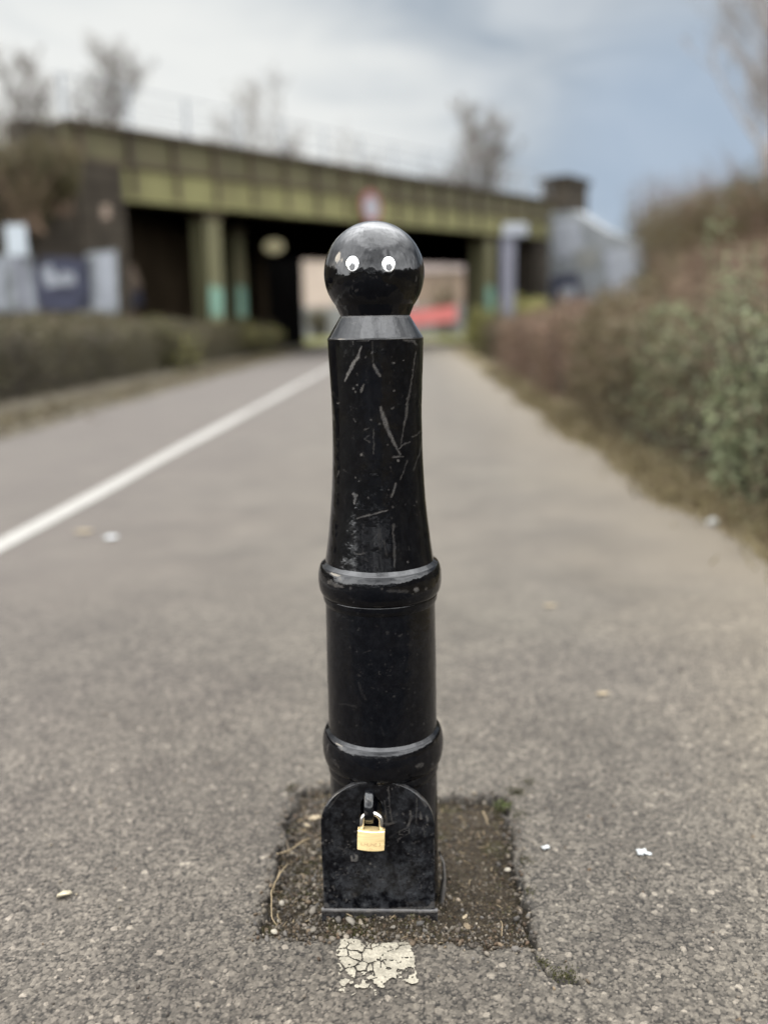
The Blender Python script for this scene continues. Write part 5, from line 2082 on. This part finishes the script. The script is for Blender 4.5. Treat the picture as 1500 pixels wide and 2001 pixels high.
for (px, py, Y, rx, rz, n, pal, lab, sd_) in [
    (948, 612, 27, .60, .4, 3400, YELL, 'yellow green bush at the right path edge in front of the underpass', 41),
    (1030, 590, 31, 1.5, .7, 4200, YELL, 'low yellow green bush below the grey post', 42),
    (312, 622, 20, 1.35, .2, 3400, YELL[:2] + OLIVE, 'yellow bush top behind the left hedge', 43),
    (480, 632, 30, 1.2, .2, 3400, YELL[:2] + OLIVE, 'rounded yellow bush at the far end of the left hedge', 44)]:
    p = at(px, py, Y)
    z0 = 0.0
    rzz = (p[2] - z0) / 1.62 + rz * .3
    bush('yellow_bush', (p[0], Y, z0), (rx, rx, rzz), n, .09, pal, lab, 'bush', 'yellow green bushes', sd_)

for px, ptop, Y, rr, pal_, lab, sd_ in [(868, 528, 84, 1.7, BROWN, 'brown bush beyond the underpass, at the right of the opening', 45), (622, 596, 82, 1.5, OLIVE, 'small olive bush beyond the underpass, at the left of the opening', 46)]:
    p = at(px, ptop, Y)
    bush('far_bush', (p[0], Y, 0), (rr, rr, p[2] / 1.62), 1500, .22, pal_, lab, 'bush', 'bushes beyond the underpass', sd_)

# tall pale sprays standing out of the near right hedge
for (px, py, Y, n, lab) in [(1420, 452, 6.6, 700, 'tallest pale green leafy spray above the right hand hedge'), (1462, 515, 5.6, 900, 'pale green spray just right of the tallest one'),
                                 (1305, 606, 6.6, 900, 'low pale leafy spray on the hedge, left of the tallest one'), (1498, 585, 4.4, 1000, 'pale green spray at the right picture edge above the hedge')]:
    sd_ = int(px)
    p = at(px, py, Y)
    bush('leafy_shrub', (p[0], Y, 0), (.27, .27, p[2] / 1.62), int(n * 1.9), .036, PALE, lab, 'shrub', 'pale leafy shrubs', sd_, lumps=10, nst=16)

# brown scrub on the right bank
r5 = np.random.default_rng(77)
k5 = 0
UPPER = [(.17, .138, .062), (.13, .108, .045), (.21, .17, .085), (.15, .135, .052)]
BUSH = [(1268, 380, 41, 1.5, (.14, .14, .055), 'green topped scrub bush beside the right wing wall'), (1335, 376, 36, 1.9, None, 'brown scrub bush on the bank right of the green topped one'),
        (1385, 368, 32, 2.1, None, 'tall brown scrub bush in the middle of the right bank'), (1440, 360, 30, 2.2, None, 'tall tan scrub bush below the birch'),
        (1500, 322, 26, 2.2, None, 'large tan scrub bush at the right picture edge below the birch'), (1325, 490, 27, 1.5, None, 'low brown scrub bush halfway up the right bank'),
        (1385, 500, 22, 1.6, None, 'dark brown scrub bush above the right hand hedge'), (1440, 480, 18, 1.6, None, 'reddish scrub bush above the pale sprays'),
        (1520, 500, 14, 1.4, None, 'reddish scrub bush at the right picture edge'), (1200, 585, 25, 1.4, None, 'low reddish scrub in front of the right wing wall'),
        (1120, 604, 28, 1.4, None, 'low mauve scrub at the foot of the right abutment'), (1290, 575, 16, 1.3, None, 'mauve scrub heap behind the right hand hedge'),
        (1400, 560, 11, 1.1, None, 'mauve scrub heap behind the near right hedge'), (1220, 600, 19, 1.2, None, 'low pinkish scrub behind the bramble hedge')]
for px, ptop, Y, rr, colr, lab in BUSH:
    p = at(px, ptop, Y)
    zb = float(bank_h(np.array([p[0]]), np.array([Y]))[0])
    zb = min(zb, p[2] - .8)
    pal = UPPER if Y > 25 else BROWN
    pal = RED if ('reddish' in lab or 'mauve' in lab or 'pinkish' in lab) else pal
    if colr:
        pal = [(.15, .155, .055), (.20, .19, .075), (.16, .135, .07)]
    bush('scrub_bush', (p[0], Y, zb), (rr, rr, (p[2] - zb) / 1.62), 5200, .10, pal, lab, 'bush', 'scrub bushes on the right bank', 100 + k5, aspect=.42, lumps=18, nst=110, smat='cane')
    k5 += 1
# rough undergrowth covering the bank
n = 42000
ux, uy = r5.uniform(3.4, 18, n), r5.uniform(4, 50, n)
uz = bank_h(ux, uy) + np.abs(r5.normal(0, .22, n))
v, f, cc = leaf_quads(np.stack([ux, uy, uz], -1), r5.uniform(.07, .16, n), colour_mix(n, BROWN + RED[:3], None, np.floor(ux * .8).astype(int) * 60 + np.floor(uy * .8).astype(int), .3, 9), .4)
tag(mesh('undergrowth', v, f, M['leaf'], attrs={'col': cc}, smooth=False), kind='stuff', label='brown winter undergrowth covering the right bank')
# scrub on the left bank above the abutment wall
for px, ptop, Y, rr, lab, sd_ in [(20, 236, 26, 1.9, 'brown scrub bush on the left bank at the picture edge', 61), (85, 238, 27, 1.6, 'brown scrub bush on the left bank beside the bridge end', 62), (-60, 240, 25, 1.9, 'brown scrub bush on the left bank outside the picture edge', 63),
                                  (25, 272, 22.6, 1.4, 'olive scrub hanging over the left wing wall', 64), (92, 262, 24.6, 1.1, 'brown scrub hanging over the wall beside the bridge end', 65)]:
    p = at(px, ptop, Y)
    zb = p[2] - 2.6
    bush('bank_scrub', (p[0], Y, zb), (rr, rr * .8, 1.6), 4200, .11, BROWN + OLIVE[:2], lab, 'bush', 'scrub bushes on the left bank', sd_, aspect=.42)


# the wood on the far side of the camera, mirrored in the paint
n = 9000
wx_, wy_ = r5.uniform(-34, 34, n), -26 - r5.uniform(0, 6, n)
wz = r5.uniform(0, 1, n) ** .8 * (3.3 + 2.2 * fbm(wx_ * .25, wy_ * .1, 700))
v, f, cc = leaf_quads(np.stack([wx_, wy_, wz], -1), r5.uniform(.4, .9, n), colour_mix(n, OLIVE + BROWN, seed=70), .6)
tag(mesh('woodland', v, f, M['leaf'], attrs={'col': cc}, smooth=False), kind='stuff', label='distant low wood behind the camera, mirrored in the black paint')


for px, py, rr, lab, sd_ in [(42, 350, 1.5, 'brown ivy and scrub clinging to the left wing wall above the white notice board', 91), (98, 318, 1.1, 'dark scrub clinging to the wall at the left end of the girder', 92)]:
    p = on_bridge(px, py, .9)
    bush('wall_scrub', (p[0], p[1], p[2] - 1.0), (rr, .7, 1.1), 3600, .10, UPPER + OLIVE[:2], lab, 'bush', 'scrub clinging to the left wall', sd_, aspect=.45, nst=40, smat='cane')


# dry grass blades and leaf litter on the verges
def blades(n, xf, y0, y1, h, pal, seed, name, label):
    r = np.random.default_rng(seed)
    y = y0 + (y1 - y0) * r.random(n) ** 1.6
    x = np.array([xf(q) for q in y]) + r.normal(0, 1, n) * .10
    a = r.uniform(0, 2 * pi, n)
    hh = h * r.uniform(.4, 1.3, n)
    w_ = .004 + .0006 * y
    b = np.stack([x, y, np.full(n, .01)], -1)
    s = np.stack([np.cos(a), np.sin(a), 0 * a], -1) * w_[:, None]
    tip = b + np.stack([r.normal(0, .6, n) * hh, r.normal(0, .6, n) * hh, hh], -1)
    V = np.stack([b - s, b + s, tip + s * .2, tip - s * .2], 1).reshape(-1, 4, 3).reshape(-1, 3)
    c = np.array(pal)[r.integers(0, len(pal), n)] * r.uniform(.7, 1.25, (n, 1))
    tag(mesh(name, V, np.arange(4 * n).reshape(-1, 4), M['leaf'], attrs={'col': np.repeat(c, 4, 0)}, smooth=False), kind='stuff', label=label)


DRY = [(.28, .225, .11), (.21, .17, .085), (.33, .27, .15), (.17, .12, .065)]
blades(9000, lambda y: right_edge(y) + .17, 2.4, 18, .045, DRY, 71, 'dry_grass', 'dry yellow grass along the right edge of the path')
blades(6000, lambda y: left_edge(y) - .45, 4, 34, .08, DRY + OLIVE, 72, 'dry_grass', 'dry grass and weeds along the left edge of the path')
n = 2600
r6 = np.random.default_rng(5)
y = r6.uniform(4, 26, n)
x = np.array([left_edge(q) for q in y]) - .55 + r6.normal(0, .30, n)
v, f, cc = leaf_quads(np.stack([x, y, r6.uniform(.035, .07, n)], -1), r6.uniform(.04, .08, n), colour_mix(n, [(.24, .20, .14), (.16, .12, .08), (.33, .29, .22)], seed=8), .6)
tag(mesh('leaf_litter', v, f, M['leaf'], attrs={'col': cc}, smooth=False), kind='stuff', label='fallen leaves under the left hedge')
